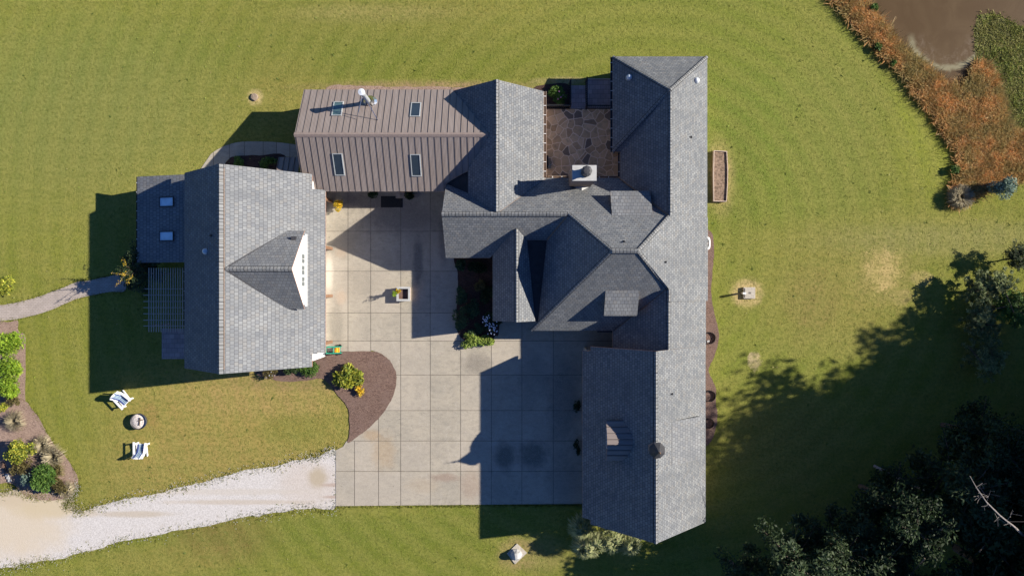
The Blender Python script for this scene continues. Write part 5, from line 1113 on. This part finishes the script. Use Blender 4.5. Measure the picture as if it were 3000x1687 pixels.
# trees seen inside the frame, lower right
near = [('oakB', 1170, 500, 7.5, 'dark tree northernmost of the crowns in the lower right wood'), ('oakA', 1020, 580, 7.5, 'broad dark tree behind the bare branch in the lower right wood'), ('pineB', 1180, 620, 8, 'dark pine at the right edge below the bare branch'),
        ('oakB', 880, 680, 6, 'dark tree in the middle of the bottom edge wood'), ('pineB', 1010, 710, 7.5, 'pine in the bottom right corner of the wood'), ('oakB', 760, 735, 7, 'shaded tree at the bottom edge, left of the wood'),
        ('oakB', 900, 780, 7, 'dark tree cut by the bottom edge of the picture'), ('oakA', 1260, 400, 7, 'dark tree at the right edge above the bare branch'), ('oakB', 640, 800, 5.5, 'small dark tree at the bottom edge south of the garage wing')]
for i, (k, X, Y, Ht, lb) in enumerate(near): place(k, 'pine_tree' if 'pine' in k else 'broadleaf_tree', lb, X, Y, Ht, i * 2.1, 1.0, 'trees of the lower right wood')
place('lite', 'young_pine', 'pale sunlit young pine at the right edge of the lawn', 1345, 10, 2.3, .3, 1.25, 'small trees at the right edge'); place('lite', 'young_pine', 'pale young pine just south of the sunlit one, half in shadow', 1350, 100, 2.1, 1.9, 1.35, 'small trees at the right edge')
place('green', 'small_tree', 'small green tree cut by the right edge beside the young pines', 1405, 55, 2.4, 1.0, 1.25, 'small trees at the right edge'); place('lite', 'young_pine', 'dim grey-green young pine, southernmost at the right edge', 1350, 185, 2.2, 4.0, 1.3, 'small trees at the right edge')
place('oakB', 'small_tree', 'dark small tree northernmost at the right edge', 1450, -85, 2.0, 2.0, 1.2, 'small trees at the right edge')
place('oakB', 'vine_tree', 'dark sprawling tree growing over the north end of the pergola', -1050, -48, 2.7, .6, 1.35)
for k in list(PROTO):
    for o in PROTO[k][:3]: bpy.data.objects.remove(o)
# yellow sprigs
x, y, _ = g(368, 805, 3.0); rng = np.random.default_rng(12); t = thing('yellow_climber', 'thin sprays of yellow leaves catching the sun west of the pergola', 'climber', None, (x, y, 0)); mb = MB(); pts = []
for (a, b) in (((0, .3), (-.2, -.75)), ((.2, .1), (.25, -.55)), ((-.1, .5), (.1, .9)), ((0, 0), (-.35, .1))):
    p0 = Vector((a[0] * 1.2, a[1], 2.6)); p1 = Vector((b[0] * 1.6, b[1], 3.6)); mb.tube([(0, 0, 0), p0, p1], .015, 4)
    for k in range(34): u = rng.uniform(.2, 1); q = p0.lerp(p1, u); pts.append((q.x + rng.normal(0, .06), q.y + rng.normal(0, .06), q.z + rng.normal(0, .05)))
mb.build('stem', M['bark'], t); p = np.array(pts); A, B = leafcards(p, .045, rng); quads_obj('foliage', p, A, B, M['l_gold'], t)
# bare branch
t = thing('dead_tree', 'bare pale dead tree leaning over the lower right wood', 'tree', None, w(1060, 520)); mb = MB(); bx0, by0 = w(1060, 520)[:2]
def P3(sx, sy, z): q = g(sx, sy, z); return (q[0] - bx0, q[1] - by0, z)
trunk = [(0, 0, 0), P3(3020, 1590, 6), P3(2975, 1545, 9.4), P3(2930, 1510, 9.7), P3(2890, 1470, 9.9), P3(2862, 1430, 10), P3(2841, 1393, 10.1)]
mb.tube(trunk[2:], .05, 6, taper=.25); mb.tube([trunk[0], trunk[1], trunk[2]], .10, 7, taper=.55); mb.build('trunk', M['bark_pale'], t)
mb = MB(); rng = np.random.default_rng(3)
for (sx, sy, dx, dy) in ((2975, 1545, -25, -22), (2950, 1525, 20, -30), (2890, 1470, 12, -34), (2895, 1475, -20, 8), (2865, 1435, 14, -22), (2930, 1510, -18, 18), (2870, 1440, -3, 26)):
    a = P3(sx, sy, 9.6); e = P3(sx + dx, sy + dy, 9.9); mb.tube([a, Vector(a).lerp(Vector(e), .5) + Vector((rng.normal(0, .06), rng.normal(0, .06), .05)), e], .014, 4, taper=.3)
    for k in range(4): u = rng.uniform(.3, 1); m_ = Vector(a).lerp(Vector(e), u); mb.tube([m_, m_ + Vector((rng.normal(0, .22), rng.normal(0, .22), .15))], .007, 3)
mb.build('twig', M['bark_pale'], t)
